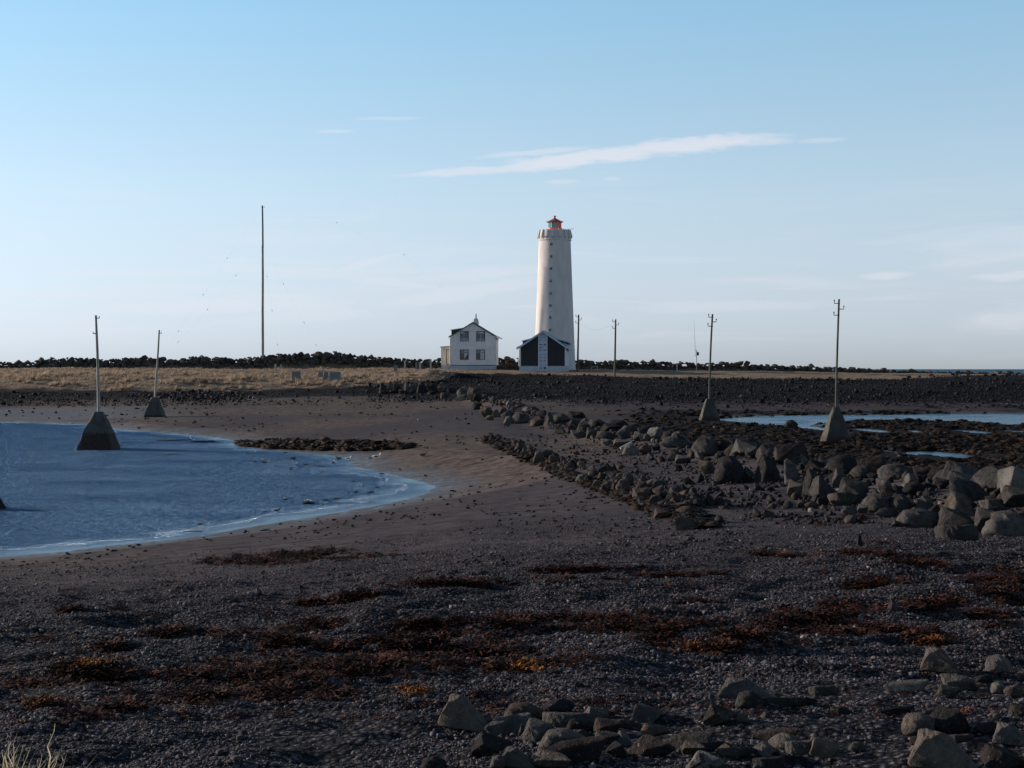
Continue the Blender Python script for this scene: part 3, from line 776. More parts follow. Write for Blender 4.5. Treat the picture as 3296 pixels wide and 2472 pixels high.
# sparse stones and weed scraps further along the sand
n = 9000
px = rng.uniform(-300, 3300, n); py = rng.uniform(1290, 1900, n); x, d, z = hit(px, py)
sl = zlook(x, d, GSL); ok = (z > .05) & (d < 160) & (fbm(x / 3, d / 6, 4, 150) + rng.normal(0, .15, n) > .12)
x, d, z = x[ok], d[ok], z[ok]; n = len(x); s = rng.uniform(.8, 2.4, n) * .0011 * d + .02
scatter('sand_stones', LIB['rubble'], np.stack([x, d, z - s * .2], 1), rnd_rot(n), np.stack([s, s, s * .6], 1), 'scattered small stones lying on the dark sand')
# island shore shingle
n = 26000
px = rng.uniform(1180, 3800, n); py = rng.uniform(1206, 1330, n); x, d, z = hit(px, py)
ok = (d > 149 + rng.normal(0, 2.5, n)) & (d < np.interp(px, [1200, 1400, 1600, 2000, 2400, 2900, 3296], [180, 182, 199, 190, 184, 185, 230])); x, d, z = x[ok], d[ok], z[ok]
x += rng.normal(0, .1, len(x)); d += rng.uniform(-2, 2, len(x)); z = zlook(x, d); n = len(x)
s = np.minimum(.13 * (1 + rng.pareto(3.0, n) * .7), .7)
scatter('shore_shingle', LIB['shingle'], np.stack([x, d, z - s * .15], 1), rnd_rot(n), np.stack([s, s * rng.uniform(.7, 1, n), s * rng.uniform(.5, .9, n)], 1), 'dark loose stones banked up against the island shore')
n = 7000
px = rng.uniform(-500, 1250, n); py = 1242 + rng.random(n) ** 1.1 * 60 + 6 * np.interp(px, [0, 600, 1250], [1, .6, .55]); x, d, z = hit(px, py); ok = (d < np.interp(px, [0, 500, 800, 1200], [161, 165, 171, 175])) & (d > 135) & (rng.random(len(px)) < np.interp(px, [500, 900], [1, .25]))
x, d, z = x[ok], d[ok], z[ok]; n = len(x); s = np.minimum(.12 * (1 + rng.pareto(3.0, n) * .6), .6)
scatter('bank_shingle', LIB['shingle'], np.stack([x, d, z - s * .15], 1), rnd_rot(n), np.stack([s, s, s * .7], 1), 'dark stones along the foot of the grassy bank')
n = 330
px = rng.normal(640, 80, n); py = 1278 + rng.normal(0, 8, n) + (px - 640) * .02; x, d, z = hit(px, py); s = rng.uniform(.2, .5, n)
scatter('stone_patch', LIB['rubble'], np.stack([x, d, z - s * .1], 1), rnd_rot(n), np.stack([s, s, s * .8], 1), 'patch of dark stones on the sand below the bank')

# rubble between the two stone lines and around the ridge
def along(line, n):
    P = np.array(line); L = np.r_[0, np.cumsum(np.hypot(*np.diff(P, axis=0).T))]; t = rng.uniform(0, L[-1], n)
    return np.interp(t, L, P[:, 0]), np.interp(t, L, P[:, 1])
n = 5200
px = rng.uniform(1650, 3300, n); py = rng.uniform(1400, 1690, n)
inb = (py < np.interp(px, [1590, 1750, 2000, 2230, 2500, 3296], [1420, 1500, 1600, 1690, 1680, 1700]) + rng.normal(0, 10, n)) & (py > np.interp(px, [1600, 2050, 2300, 2600, 2900, 3296], [1300, 1425, 1475, 1520, 1570, 1650]))
x, d, z = hit(px[inb], py[inb]); ok = fbm(x / 2, d / 2, 3, 160) + rng.normal(0, .2, len(x)) > -.12; x, d, z = x[ok], d[ok], z[ok]; n = len(x)
s = np.minimum(.075 * (1 + rng.pareto(2.6, n) * .7), .36)
scatter('causeway_rubble', LIB['rubble'], np.stack([x, d, z - s * .12], 1), rnd_rot(n), np.stack([s, s * .85, s * rng.uniform(.5, .9, n)], 1), 'small broken stones strewn between the two stone lines')
x, d = along(RIDGE, 1300); n = len(x); x = x + rng.normal(.5, .8, n); d = d + rng.normal(.3, .8, n); z = zlook(x, d); s = rng.uniform(.10, .32, n)
scatter('ridge_rubble', LIB['rubble'], np.stack([x, d, z - s * .1], 1), rnd_rot(n), np.stack([s, s * .85, s * .8], 1), 'small stones filling the gaps of the causeway ridge')

# weed on the tidal flats
n = 15000
px = rng.uniform(1750, 3900, n); py = rng.uniform(1296, 1660, n); x, d, z = hit(px, py)
rdx = zlook(x, d, GRD)
inp = np.zeros(n, bool)
for (a, b, hw, hh) in POOLS: inp |= (np.abs(px - a) < hw * 1.15) & (py > b - hh) & (py < b + hh + 9)
ok = ~inp & (zlook(x, d, Mweed) > rng.uniform(.2, .8, n)) & (z > .03) & (rdx > .8) & (d < 150)
x, d, z = x[ok], d[ok], z[ok]; n = len(x); s = np.minimum(rng.uniform(.15, .42, n) * np.interp(d, [45, 120], [.9, 1.3]), 1.0)
hs = s * rng.uniform(.5, 1.2, n)
scatter('flats_seaweed', LIB['lump'], np.stack([x, d, z], 1), rnd_rot(n, False), np.stack([s * 1.3, s * 1.3, hs], 1), 'dark brown seaweed draped over the tidal flats')
n = 900
px = rng.uniform(770, 1325, n); py = 1437 + rng.uniform(-17, 15, n) * np.interp(px, [770, 900, 1150, 1325], [.35, .9, 1, .3]) + np.interp(px, [770, 1325], [-6, 2]); x, d, z = hit(px, py); s = rng.uniform(.35, .8, n)
scatter('shoreline_seaweed', LIB['lump'], np.stack([x, d, z], 1), rnd_rot(n, False), np.stack([s, s, s * rng.uniform(.4, .9, n)], 1), 'low dark heap of seaweed at the lagoon edge')
n = 1500
px = rng.uniform(1560, 2280, n); py = np.interp(px, [1560, 1750, 2000, 2280], [1412, 1492, 1596, 1690]) + rng.normal(0, 9, n); x, d, z = hit(px, py); s = rng.uniform(.15, .45, n)
scatter('stone_line_seaweed', LIB['lump'], np.stack([x, d, z], 1), rnd_rot(n, False), np.stack([s, s, s * rng.uniform(.3, .6, n)], 1), 'dark seaweed caught along the low stone line')

PATCH = [(122, 2094, 87, 22), (348, 2081, 48, 17), (544, 2037, 50, 10), (740, 2041, 90, 10), (65, 2133, 65, 10), (278, 2159, 90, 33), (78, 2207, 87, 13), (609, 2172, 90, 18), (696, 2242, 160, 26), (392, 2281, 65, 15),
         (244, 2307, 87, 11), (130, 2285, 95, 22), (452, 1985, 45, 10), (217, 1963, 50, 3), (392, 1963, 45, 3), (783, 1806, 110, 13), (1018, 1789, 175, 14), (865, 1811, 65, 8), (1453, 1880, 175, 10), (1192, 1915, 87, 7), (996, 1941, 130, 5),
         (1126, 2007, 109, 9), (1387, 2011, 87, 11), (1366, 2063, 152, 36), (1409, 2111, 109, 24), (1561, 2098, 130, 28), (922, 2063, 65, 20), (1083, 2085, 57, 11), (1170, 2150, 152, 26), (930, 2168, 143, 40), (843, 2220, 65, 20),
         (1070, 2242, 87, 13), (1648, 2150, 65, 11), (1627, 2002, 65, 11), (2825, 1886, 108, 20), (2970, 1810, 65, 14), (2807, 1781, 72, 10), (2717, 1803, 47, 7), (2717, 1984, 127, 27), (2862, 2006, 90, 16), (2681, 2049, 180, 20),
         (3006, 1948, 90, 20), (3223, 1875, 90, 38), (3187, 1995, 90, 22), (3006, 2071, 54, 7), (2898, 1745, 72, 5), (2753, 1669, 70, 6), (2627, 1695, 70, 5), (2952, 2038, 90, 9), (1788, 1997, 220, 13), (2086, 2019, 220, 20), (2235, 1952, 90, 13),
         (2384, 2049, 180, 27), (2086, 2116, 270, 13), (2160, 1855, 220, 5), (2533, 1997, 120, 18), (2310, 2086, 190, 15), (-150, 2180, 120, 30), (3400, 1950, 120, 30), (2450, 1790, 120, 6), (1850, 1835, 160, 5)]
def weed_pts(patches, dens):
    dens = dens * .95
    PX, PY = [], []
    for a, b, hw, hh in patches:
        m = int(hw * hh * dens * np.interp(b, [1650, 1900, 2300], [3.4, 1.5, .55])) + 14
        r = np.abs(rng.normal(0, .62, m)); t = rng.uniform(0, 6.28, m)
        PX.append(a + hw * 1.15 * r * np.cos(t)); PY.append(b + hh * 1.1 * r * np.sin(t) - (.02 if a > 900 else 0) * (hw * r * np.cos(t)))
    px = np.concatenate(PX); py = np.concatenate(PY); x, d, z = hit(px, py)
    ok = fbm(x / .8, d / .6, 4, 170) + rng.normal(0, .10, len(x)) > -.03
    return x[ok], d[ok], z[ok]
x, d, z = weed_pts(PATCH, .105); n = len(x); s = rng.uniform(.16, .42, n) * np.interp(d, [10, 25, 50], [.75, .95, 1.2])
scatter('strand_seaweed', LIB['weed'], np.stack([x, d, z], 1), rnd_rot(n, False), np.stack([s, s, s * rng.uniform(.3, .75, n)], 1), 'rusty brown seaweed washed up in bands across the pebbles')
x, d, z = weed_pts([(125, 2280, 45, 14), (1331, 2237, 70, 9), (2100, 2117, 130, 7), (1690, 2157, 35, 8), (2240, 2095, 60, 6), (3010, 2073, 30, 4), (1640, 2214, 25, 5), (290, 2150, 22, 10)], .035); n = len(x); s = rng.uniform(.1, .24, n)
scatter('orange_seaweed', LIB['weed_orange'], np.stack([x, d, z + .02], 1), rnd_rot(n, False), np.stack([s, s, s], 1), 'bright orange strands of seaweed on the pebbles')
n = 3200
px = rng.uniform(-200, 3500, n); py = rng.uniform(1720, 2330, n); x, d, z = hit(px, py); ok = fbm(x / 1.2, d / .8, 3, 180) + rng.normal(0, .18, n) > .10; x, d, z = x[ok], d[ok], z[ok]; n = len(x); s = rng.uniform(.05, .16, n)
scatter('seaweed_scraps', LIB['weed'], np.stack([x, d, z], 1), rnd_rot(n, False), np.stack([s, s, s * .7], 1), 'small scraps of brown seaweed between the patches')

# meadow grass
n = 17000
x = rng.uniform(-105, 105, n); y = rng.uniform(165, 234, n)
_, _, D_, P_ = polar(x, y); ok = zlook(x, y, Mgrass) > rng.uniform(.1, .7, n); x, y, P_ = x[ok], y[ok], P_[ok]
tus = sstep(P_, 1600, 1100) * sstep(y, 204, 190); nn_ = fbm(x / 2.6, y / 2.0, 3, 190)
s = rng.uniform(.35, .6, len(x)) * np.interp(P_, [1300, 1700, 2400], [1, .55, .6]) + tus * np.clip(nn_ + .1, 0, 1) * 1.7
hz = s * rng.uniform(.6, 1.0, len(x)); hz *= np.where(P_ > 1500, .6, 1)
scatter('meadow_grass', LIB['tuft'], np.stack([x, y, zlook(x, y) - .05], 1), rnd_rot(len(x), False), np.stack([s * 1.1, s * 1.1, hz], 1), 'dry tan grass covering the low island')

# ------------------------------------------------------------------ lighthouse
def window(parent, x0, x1, y, z0, z1, fm, fw=.09, panes=((0, 1, 0, 1),), bar=.05, curtains=(), name='window'):
    """framed window set on a wall whose face is at y (facing -y)"""
    w = MB(); w.box(x0, x1, y - .05, y + .02, z0, z0 + fw); w.box(x0, x1, y - .05, y + .02, z1 - fw, z1)
    w.box(x0, x0 + fw, y - .05, y + .02, z0 + fw, z1 - fw); w.box(x1 - fw, x1, y - .05, y + .02, z0 + fw, z1 - fw)
    o = w.build(name, fm, parent)
    ax, bx, az, bz = x0 + fw, x1 - fw, z0 + fw, z1 - fw
    MB().box(ax, bx, y - .012, y + .01, az, bz).build('dark_backing', M_dark, o)
    for (c0, c1, c2, c3, cm) in curtains:  # curtains, and coloured sheets that set the tone of a pane
        MB().box(ax + (bx - ax) * c0, ax + (bx - ax) * c1, y - .022, y - .014, az + (bz - az) * c2, az + (bz - az) * c3).build('curtain', cm, o)
    for (c0, c1, c2, c3) in panes:
        MB().box(ax + (bx - ax) * c0 + (bar / 2 if c0 > 0 else 0), ax + (bx - ax) * c1 - (bar / 2 if c1 < 1 else 0), y - .036, y - .028,
                 az + (bz - az) * c2 + (bar / 2 if c2 > 0 else 0), az + (bz - az) * c3 - (bar / 2 if c3 < 1 else 0)).build('pane', M_winglass, o)
    xs = sorted({c[0] for c in panes if c[0] > 0}); zs = sorted({c[2] for c in panes if c[2] > 0})
    if xs or zs:
        b = MB()
        for q in zs: zz = az + (bz - az) * q; b.box(ax, bx, y - .046, y - .026, zz - bar / 2, zz + bar / 2)
        for q in xs: xx = ax + (bx - ax) * q; b.box(xx - bar / 2, xx + bar / 2, y - .043, y - .024, az, bz)
        b.build('glazing_bar', M_greytrim, o)
    return o

LD = 223.0
lx = X(1785.5, LD); m_ = LD / F
z_at = lambda py: Zp(py, LD)
lb = z_at(1192)
lh = tag(empty('lighthouse', (lx, LD, lb)), 'tall tapering white lighthouse with red lantern behind the black gabled house', 'lighthouse')
def lz(py): return z_at(py) - lb
prof = []
for k in range(25):
    t_ = k / 24; py = 1192 - (1192 - 776) * t_
    r = (67.5 - (67.5 - 51.2) * (t_ ** .92)) * m_; prof.append((r, lz(py)))
MB().lathe(prof, 64).build('tower', M_tower, lh, True)
for i, py in enumerate((790.5, 829.7, 868, 908, 948, 986, 1024, 1063, 1101)):
    t_ = (1192 - py) / (1192 - 776); r = (67.5 - (67.5 - 51.2) * (t_ ** .92)) * m_
    a = math.asin(((1773 - .6 * i) - 1785.5) * m_ / r)
    e = empty('window', (r * math.sin(a), -r * math.cos(a), lz(py)), a); e.parent = lh
    h = .26
    w = MB(); w.box(-h, h, -.05, .05, -h, -h + .06); w.box(-h, h, -.05, .05, h - .06, h); w.box(-h, -h + .06, -.05, .05, -h + .06, h - .06); w.box(h - .06, h, -.05, .05, -h + .06, h - .06)
    w.build('frame', M_tower_cap, e); MB().box(-h + .06, h - .06, -.012, .05, -h + .06, h - .06).build('pane', M_dark, e)
    MB().box(-.02, .02, -.035, -.014, -h + .06, h - .06).box(-h + .06, h - .06, -.03, -.014, .06, .10).build('glazing_bar', M_greytrim, e)
rt = 51.2 * m_
MB().lathe([(rt - .05, lz(777)), (rt + .09, lz(776)), (rt + .12, lz(773)), (rt + .02, lz(771.5))], 64).build('moulding', M_tower, lh, True)
r0, r1 = 2.60, 2.42
MB().lathe([(rt - .02, lz(771.5)), (r0, lz(765)), (r0, lz(764)), (r1, lz(744)), (r1, lz(742.5)), (r1 - .22, lz(742.5)), (r1 - .22, lz(752)), (0, lz(752))], 64).build('parapet', M_tower_cap, lh, True)
NR = 16
for i in range(NR):
    a = 2 * math.pi * (i + .5) / NR + .06
    e = MB(); w0, w1 = .16, .13
    z0_, z1_, z2_ = lz(771), lz(764), lz(741.5)
    e.raw([(-w0, -rt + .1, z0_), (w0, -rt + .1, z0_), (-w0, -rt - .04, z0_), (w0, -rt - .04, z0_), (-w0, -2.42, z1_), (w0, -2.42, z1_), (-w0, -2.84, z1_), (w0, -2.84, z1_), (-w1, -2.30, z2_), (w1, -2.30, z2_), (-w1, -2.56, z2_), (w1, -2.56, z2_)],
          [(0, 2, 3, 1), (2, 6, 7, 3), (6, 10, 11, 7), (8, 9, 11, 10), (0, 4, 6, 2), (4, 8, 10, 6), (1, 3, 7, 5), (5, 7, 11, 9), (0, 1, 5, 4), (4, 5, 9, 8)])
    e.build('buttress', M_tower_cap, lh, rot=(0, 0, a))
    b = a + math.pi / NR
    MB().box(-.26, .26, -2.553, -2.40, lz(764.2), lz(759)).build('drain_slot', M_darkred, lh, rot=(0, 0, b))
rl = 1.10
MB().lathe([(rl + .05, lz(752)), (rl + .05, lz(737)), (rl + .10, lz(736.5)), (rl + .10, lz(735)), (rl - .05, lz(734.5)), (0, lz(734.5))], 40).build('lantern_base', M_red, lh, True)
NL = 12
for i in range(NL):
    a0 = 2 * math.pi * i / NL; a1 = 2 * math.pi * (i + 1) / NL; rr = 1.0
    am = (a0 + a1) / 2
    # blind red panels close the landward right side, glass elsewhere
    nx, ny = math.cos(am), math.sin(am)
    red = nx > .45 and ny < .6
    vs = [(rr * math.cos(a0), rr * math.sin(a0), lz(734.5)), (rr * math.cos(a1), rr * math.sin(a1), lz(734.5)), (rr * math.cos(a1), rr * math.sin(a1), lz(716)), (rr * math.cos(a0), rr * math.sin(a0), lz(716))]
    vi = [(x_ * .97, y_ * .97, z_) for x_, y_, z_ in vs]
    MB().raw(vs + vi, [(0, 1, 2, 3), (7, 6, 5, 4), (0, 4, 5, 1), (1, 5, 6, 2), (2, 6, 7, 3), (3, 7, 4, 0)]).build('blind_panel' if red else 'lantern_pane', M_red if red else M_teal, lh)
    MB().tube([(1.02 * math.cos(a0), 1.02 * math.sin(a0), lz(734.5)), (1.02 * math.cos(a0), 1.02 * math.sin(a0), lz(715.5))], .035, 6).build('glazing_bar', M_greytrim if i in (6, 7, 8) else M_red, lh)
MB().lathe([(0, lz(734)), (.28, lz(733)), (.42, lz(728)), (.48, lz(725)), (.42, lz(721)), (.28, lz(717)), (0, lz(716.5))], 20).build('lens', M_lens, lh, True)
MB().lathe([(1.30, lz(716.5)), (1.34, lz(715.2)), (1.0, lz(712)), (.62, lz(708)), (.30, lz(704.5)), (.14, lz(702)), (.10, lz(700.5)), (0, lz(700.5))], 32).build('lantern_roof', M_redroof, lh, True)
MB().lathe([(0, lz(701)), (.13, lz(700)), (.20, lz(697.5)), (.14, lz(695)), (0, lz(694.2))], 16).build('finial', M_redroof, lh, True)
b = MB()
for i in range(20):
    a = 2 * math.pi * i / 20
    b.tube([(1.32 * math.cos(a), 1.32 * math.sin(a), lz(715)), (1.32 * math.cos(a), 1.32 * math.sin(a), lz(711.5))], .012, 4)
b.build('gutter_rail', M_iron, lh)['kind'] = 'stuff'
b = MB().tube([(2.35, -.4, lz(743)), (2.35, -.4, lz(739.5))], .03, 5).tube([(2.20, -.4, lz(739.3)), (2.9, -.4, lz(738.3))], .022, 5)
for q, hh in ((2.20, 1.6), (2.62, 1.0), (2.9, 3.8)): b.tube([(q, -.4, lz(739.2)), (q, -.4, lz(739.2 - hh))], .035, 5)
b.build('wind_sensor_arm', M_iron, lh)
for q in (-.35, .05, .5, 1.25, 1.6, 1.9):
    yy = -math.sqrt(max(0, 2.3 ** 2 - q * q)); MB().tube([(q, yy, lz(743)), (q, yy, lz(740.5))], .05, 5).build('rail_stub', M_tower_cap, lh)

# ------------------------------------------------------------------ pale two-storey house
u = 215.0 / F / 4.254
HD = 215.0; hb = Zp(1192.5, HD)
h1 = tag(empty('white_house', (X(1521.5, HD), HD, hb), R(-2.6)), 'pale grey two-storey gabled house with dark green roof left of the lighthouse', 'house')
def hx(v): return (v - 602) * u
def hz(v): return (985 - v) * u + .05
W0, W1 = hx(295), hx(912); DEP = 8.6
MB().prism([(W0, hz(918)), (W1, hz(918)), (W1, hz(532)), (hx(603), hz(338)), (W0, hz(525))], 0, DEP).build('wall', M_whitewall, h1)
MB().box(W0 + .04, W1 - .04, .04, DEP - .04, -.8, hz(916)).build('plinth', M_plinth, h1)
MB().box(W0 - .03, W1 + .03, -.03, DEP + .03, hz(922), hz(914)).build('sill_band', M_frame, h1)
def slab(pts, th):  # roof cross-section along x,z
    lowp = [(x_, z_ - th) for x_, z_ in reversed(pts)]
    return pts + lowp
pl = [(hx(275), hz(520)), (hx(330), hz(494)), (hx(604), hz(325))]
pr = [(hx(604), hz(325)), (hx(880), hz(492)), (hx(968), hz(536))]
MB().prism(slab(pl, .13), -.28, DEP + .3).build('roof', M_greenroof, h1)
MB().prism(slab(pr, .13), -.28, DEP + .3).build('roof', M_greenroof, h1)
d0 = 1.2
MB().prism([(hx(300), hz(505)), (hx(460), hz(412)), (hx(300), hz(436))], d0, DEP - 1.2).build('dormer_wall', M_greenroof, h1)
MB().prism([(hx(286), hz(436)), (hx(286), hz(428)), (hx(478), hz(398)), (hx(478), hz(408))], d0 - .15, DEP - 1.0).build('dormer_roof', M_greytrim, h1)
c = MB(); cy0 = DEP / 2 - .45
c.box(hx(582), hx(658), cy0, cy0 + .85, hz(345), hz(308)); c.box(hx(590), hx(652), cy0 + .08, cy0 + .77, hz(308), hz(276)); c.box(hx(598), hx(642), cy0 + .15, cy0 + .70, hz(276), hz(263))
ch = c.build('chimney', M_tower_cap, h1); MB().tube([(hx(621), cy0 + .42, hz(266)), (hx(621), cy0 + .42, hz(200))], .085, 10).build('flue', M_iron, ch)
up = [(0, 1, .30, 1), (0, 1, 0, .30)]
up2 = [(0, .5, .72, 1), (.5, 1, .72, 1), (0, 1, 0, .72)]
window(h1, hx(430), hx(547), 0, hz(590), hz(450), M_frame, .07, [(0, 1, 0, .80), (0, .45, .80, 1), (.45, 1, .80, 1)], .03, [(.05, .95, .30, .78, M_block), (0, .5, .84, .97, M_curtain), (0, 1, 0, .28, M_plinth)])  # wide grey sheet: sky reflected in the glass, put in as colour
window(h1, hx(652), hx(772), 0, hz(590), hz(450), M_frame, .07, [(0, 1, 0, .80), (0, .5, .80, 1), (.5, 1, .80, 1)], .03, [(.05, .95, .28, .78, M_block), (.1, .9, .86, .97, M_curtain), (.05, .95, 0, .24, M_plinth)])  # grey middle sheet again carries the glass's sky reflection as colour
lw1 = window(h1, hx(428), hx(546), 0, hz(842), hz(703), M_frame, .075, [(0, 1, 0, .72), (0, .5, .72, 1), (.5, 1, .72, 1)], .03, [(.02, .45, 0, .70, M_curtain_red), (.52, .98, .80, .95, M_curtain), (.04, .4, .80, .95, M_plinth)])
MB().prism([(hx(490), hz(752)), (hx(490), hz(815)), (hx(505), hz(812)), (hx(535), hz(760)), (hx(535), hz(750))], -.024, -.016).build('curtain', M_curtain, lw1)
lw2 = window(h1, hx(650), hx(770), 0, hz(842), hz(703), M_frame, .075, [(0, 1, 0, .72), (0, .5, .72, 1), (.5, 1, .72, 1)], .03, [(.02, .42, 0, .70, M_curtain_red), (.52, .97, 0, .70, M_curtain), (.52, .98, .80, .95, M_curtain), (.04, .4, .80, .95, M_plinth)])
for sx, a_, b_, zz in ((-1, W0 - .05, hx(275), 528), (1, W1 + .05, hx(965), 542)):
    MB().tube([(b_, -.15, hz(zz)), (b_, -.1, hz(zz + 14)), (a_, -.06, hz(zz + 34)), (a_, -.06, hz(920))], .05, 6).build('downpipe', M_greytrim, h1)
    MB().tube([(b_, -.25, hz(zz)), (b_, DEP + .2, hz(zz))], .06, 6).build('gutter', M_greytrim, h1)
MB().prism([(hx(157), hz(918)), (W0 - .01, hz(918)), (W0 - .01, hz(655)), (hx(157), hz(668))], 1.2, 5.0).build('annex_wall', M_cream, h1)
MB().box(hx(160), W0 - .01, 1.25, 4.9, -.6, hz(918)).build('annex_plinth', M_plinth, h1)
MB().prism([(hx(143), hz(670)), (W0 - .01, hz(654)), (W0 - .01, hz(649)), (hx(143), hz(662))], 1.0, 5.2).build('annex_roof', M_frame, h1)
dr = MB().box(hx(232), hx(288), 1.12, 1.21, hz(912), hz(903)).box(hx(232), hx(240), 1.12, 1.21, hz(903), hz(708)).box(hx(232), hx(288), 1.12, 1.21, hz(708), hz(700)).build('door_frame', M_curtain_red, h1)
MB().box(hx(240), hx(288), 1.15, 1.21, hz(903), hz(708)).build('door', M_cream, dr)

# ------------------------------------------------------------------ black timber house
u2 = 205.0 / F / 4.254; HD2 = 205.0; hb2 = Zp(1193.5, HD2)
h2 = tag(empty('black_house', (X(1747, HD2), HD2, hb2), R(-5.6)), 'black timber-clad gabled house with tall central window in front of the lighthouse', 'house')
def gx2(v): return (v - 1562) * u2
def gz(v): return (990 - v) * u2 + .05
A0, A1 = gx2(1242), gx2(1882); DP = 8.2
core = [(A0, gz(932)), (A1, gz(932)), (A1, gz(672)), (gx2(1566), gz(470)), (A0, gz(668))]
MB().prism(core, 0, DP).build('wall', M_bluewhite, h2)
MB().box(A0 - .03, A1 + .03, -.02, DP, -.8, gz(930)).build('plinth', M_plinth, h2)
for s0, s1, za, zb in ((1262, 1500, 668, 506), (1626, 1864, 506, 668)):
    nb = 14; w_ = (s1 - s0) / nb
    for k in range(nb):
        xa, xb = s0 + w_ * k, s0 + w_ * (k + 1); f0 = (xa - s0) / (s1 - s0); f1 = (xb - s0) / (s1 - s0); py_ = .035 + .006 * (k % 2)
        MB().prism([(gx2(xa), gz(928)), (gx2(xb - .8), gz(928)), (gx2(xb - .8), gz(za + (zb - za) * f1) - .0), (gx2(xa), gz(za + (zb - za) * f0))], -py_, -.001).build('cladding_board', M_blackclad, h2)
for a_, b_, zt in ((1500, 1507, 500), (1618, 1626, 500)): MB().box(gx2(a_), gx2(b_), -.08, 0, gz(985), gz(zt)).build('strip_jamb', M_greytrim, h2)
rows = [(985, 930), (925, 893), (880, 838), (832, 796), (790, 757), (728, 696), (690, 660), (654, 622), (592, 558), (552, 520)]
for c0, c1 in ((1508, 1561), (1565, 1617)):
    for i, (zb, zt) in enumerate(rows):
        if zt < 530 and False: continue
        lit = {5: M_curtain_red, 6: M_dark, 7: M_dark}.get(i, M_bluewhite)  # sheet behind each pane, mostly pale to soften the strip's contrast
        if c0 > 1550 and i == 6: lit = M_curtain
        if c0 > 1550 and i == 0: lit = M_curtain_red
        window(h2, gx2(c0), gx2(c1), 0, gz(zb), gz(zt), M_bluewhite, .10, [(0, 1, 0, 1)], .04, [(0, 1, 0, 1, lit)])
MB().box(gx2(1865), gx2(1882), -.05, 0, gz(930), gz(672)).build('corner_board', M_greytrim, h2)
MB().box(gx2(1243), gx2(1261), -.05, 0, gz(930), gz(670)).build('corner_board', M_greytrim, h2)
ql = [(gx2(1203), gz(672)), (gx2(1270), gz(640)), (gx2(1566), gz(440))]; qr = [(gx2(1566), gz(440)), (gx2(1860), gz(640)), (gx2(1957), gz(692))]
for q in (ql, qr):
    MB().prism(slab(q, .16), -.34, DP + .3).build('roof', M_roofgrey, h2)
    MB().prism(slab([(x_, z_ - .02) for x_, z_ in q], .30), -.40, -.342).build('bargeboard', M_bluewhite, h2)
MB().prism([(gx2(1278), gz(625)), (gx2(1440), gz(540)), (gx2(1278), gz(592))], .9, DP - 1).build('dormer_wall', M_blackclad, h2)
MB().prism([(gx2(1266), gz(592)), (gx2(1266), gz(580)), (gx2(1455), gz(532)), (gx2(1455), gz(544))], .7, DP - .8).build('dormer_roof', M_roofgrey, h2)
MB().prism([(gx2(1700), gz(545)), (gx2(1905), gz(640)), (gx2(1905), gz(608))], .9, DP - 1).build('dormer_wall', M_blackclad, h2)
MB().prism([(gx2(1690), gz(550)), (gx2(1917), gz(612)), (gx2(1917), gz(596)), (gx2(1690), gz(536))], .7, DP - .8).build('dormer_roof', M_roofgrey, h2)
for sx, b_, a_, zz in ((-1, gx2(1205), A0 - .06, 680), (1, gx2(1957), A1 + .10, 698)):
    MB().tube([(b_, -.1, gz(zz)), (b_, -.1, gz(zz + 16)), (a_, -.08, gz(zz + 36)), (a_, -.08, gz(930))], .05, 6).build('downpipe', M_greytrim, h2)
    MB().tube([(b_, -.3, gz(zz)), (b_, DP + .2, gz(zz))], .06, 6).build('gutter', M_bluewhite, h2)
# low wall between the houses
lw_ = tag(MB().box(-3.6, 3.6, 0, .5, -.6, .75).build('garden_wall', M_wallrock, loc=(X(1636, 219), 219, Zp(1192, 219))), 'low dark garden wall between the white house and the black house', 'wall')

# ------------------------------------------------------------------ poles
def bracket(parent, x, z, side, L, k):
    a = MB().tube([(x - side * .06 * k, 0, z), (x + side * L, 0, z), (x + side * L, 0, z + .16 * k)], .028 * k, 6).build('crossarm', M_iron, parent)
    MB().lathe([(.015 * k, z + .11 * k), (.038 * k, z + .13 * k), (.046 * k, z + .17 * k), (.03 * k, z + .21 * k), (0, z + .22 * k)], 8, x + side * L, 0).build('insulator', M_insul, a, True)
def pyramid(parent, wb, wt, h, material, seed):
    g = np.random.default_rng(seed); vs, fs = [], []; NS, NHh = 7, 9
    for j in range(NHh + 1):
        t_ = j / NHh; w = wb + (wt - wb) * t_; w = w * (1 + .015 * g.normal())
        if j == NHh: w *= .72
        ring = []
        for e in range(4):
            c_ = [(-1, -1), (1, -1), (1, 1), (-1, 1)]; a0, a1 = c_[e], c_[(e + 1) % 4]
            for s in range(NS):
                q = s / NS; cx = a0[0] + (a1[0] - a0[0]) * q; cy = a0[1] + (a1[1] - a0[1]) * q
                if s == 0: cx *= .93; cy *= .93
                ring.append((cx * w / 2 + g.normal() * .016, cy * w / 2 + g.normal() * .016, -.35 + (h + .35) * (t_ if j < NHh else 1.0) - (.10 * h if j == NHh - 1 else 0) * .3))
        vs += ring
    n = NS * 4
    for j in range(NHh):
        for i in range(n): fs.append((j * n + i, j * n + (i + 1) % n, (j + 1) * n + (i + 1) % n, (j + 1) * n + i))
    fs.append(tuple(NHh * n + i for i in range(n)))
    return MB().raw(vs, fs).build('base', material, parent, True)
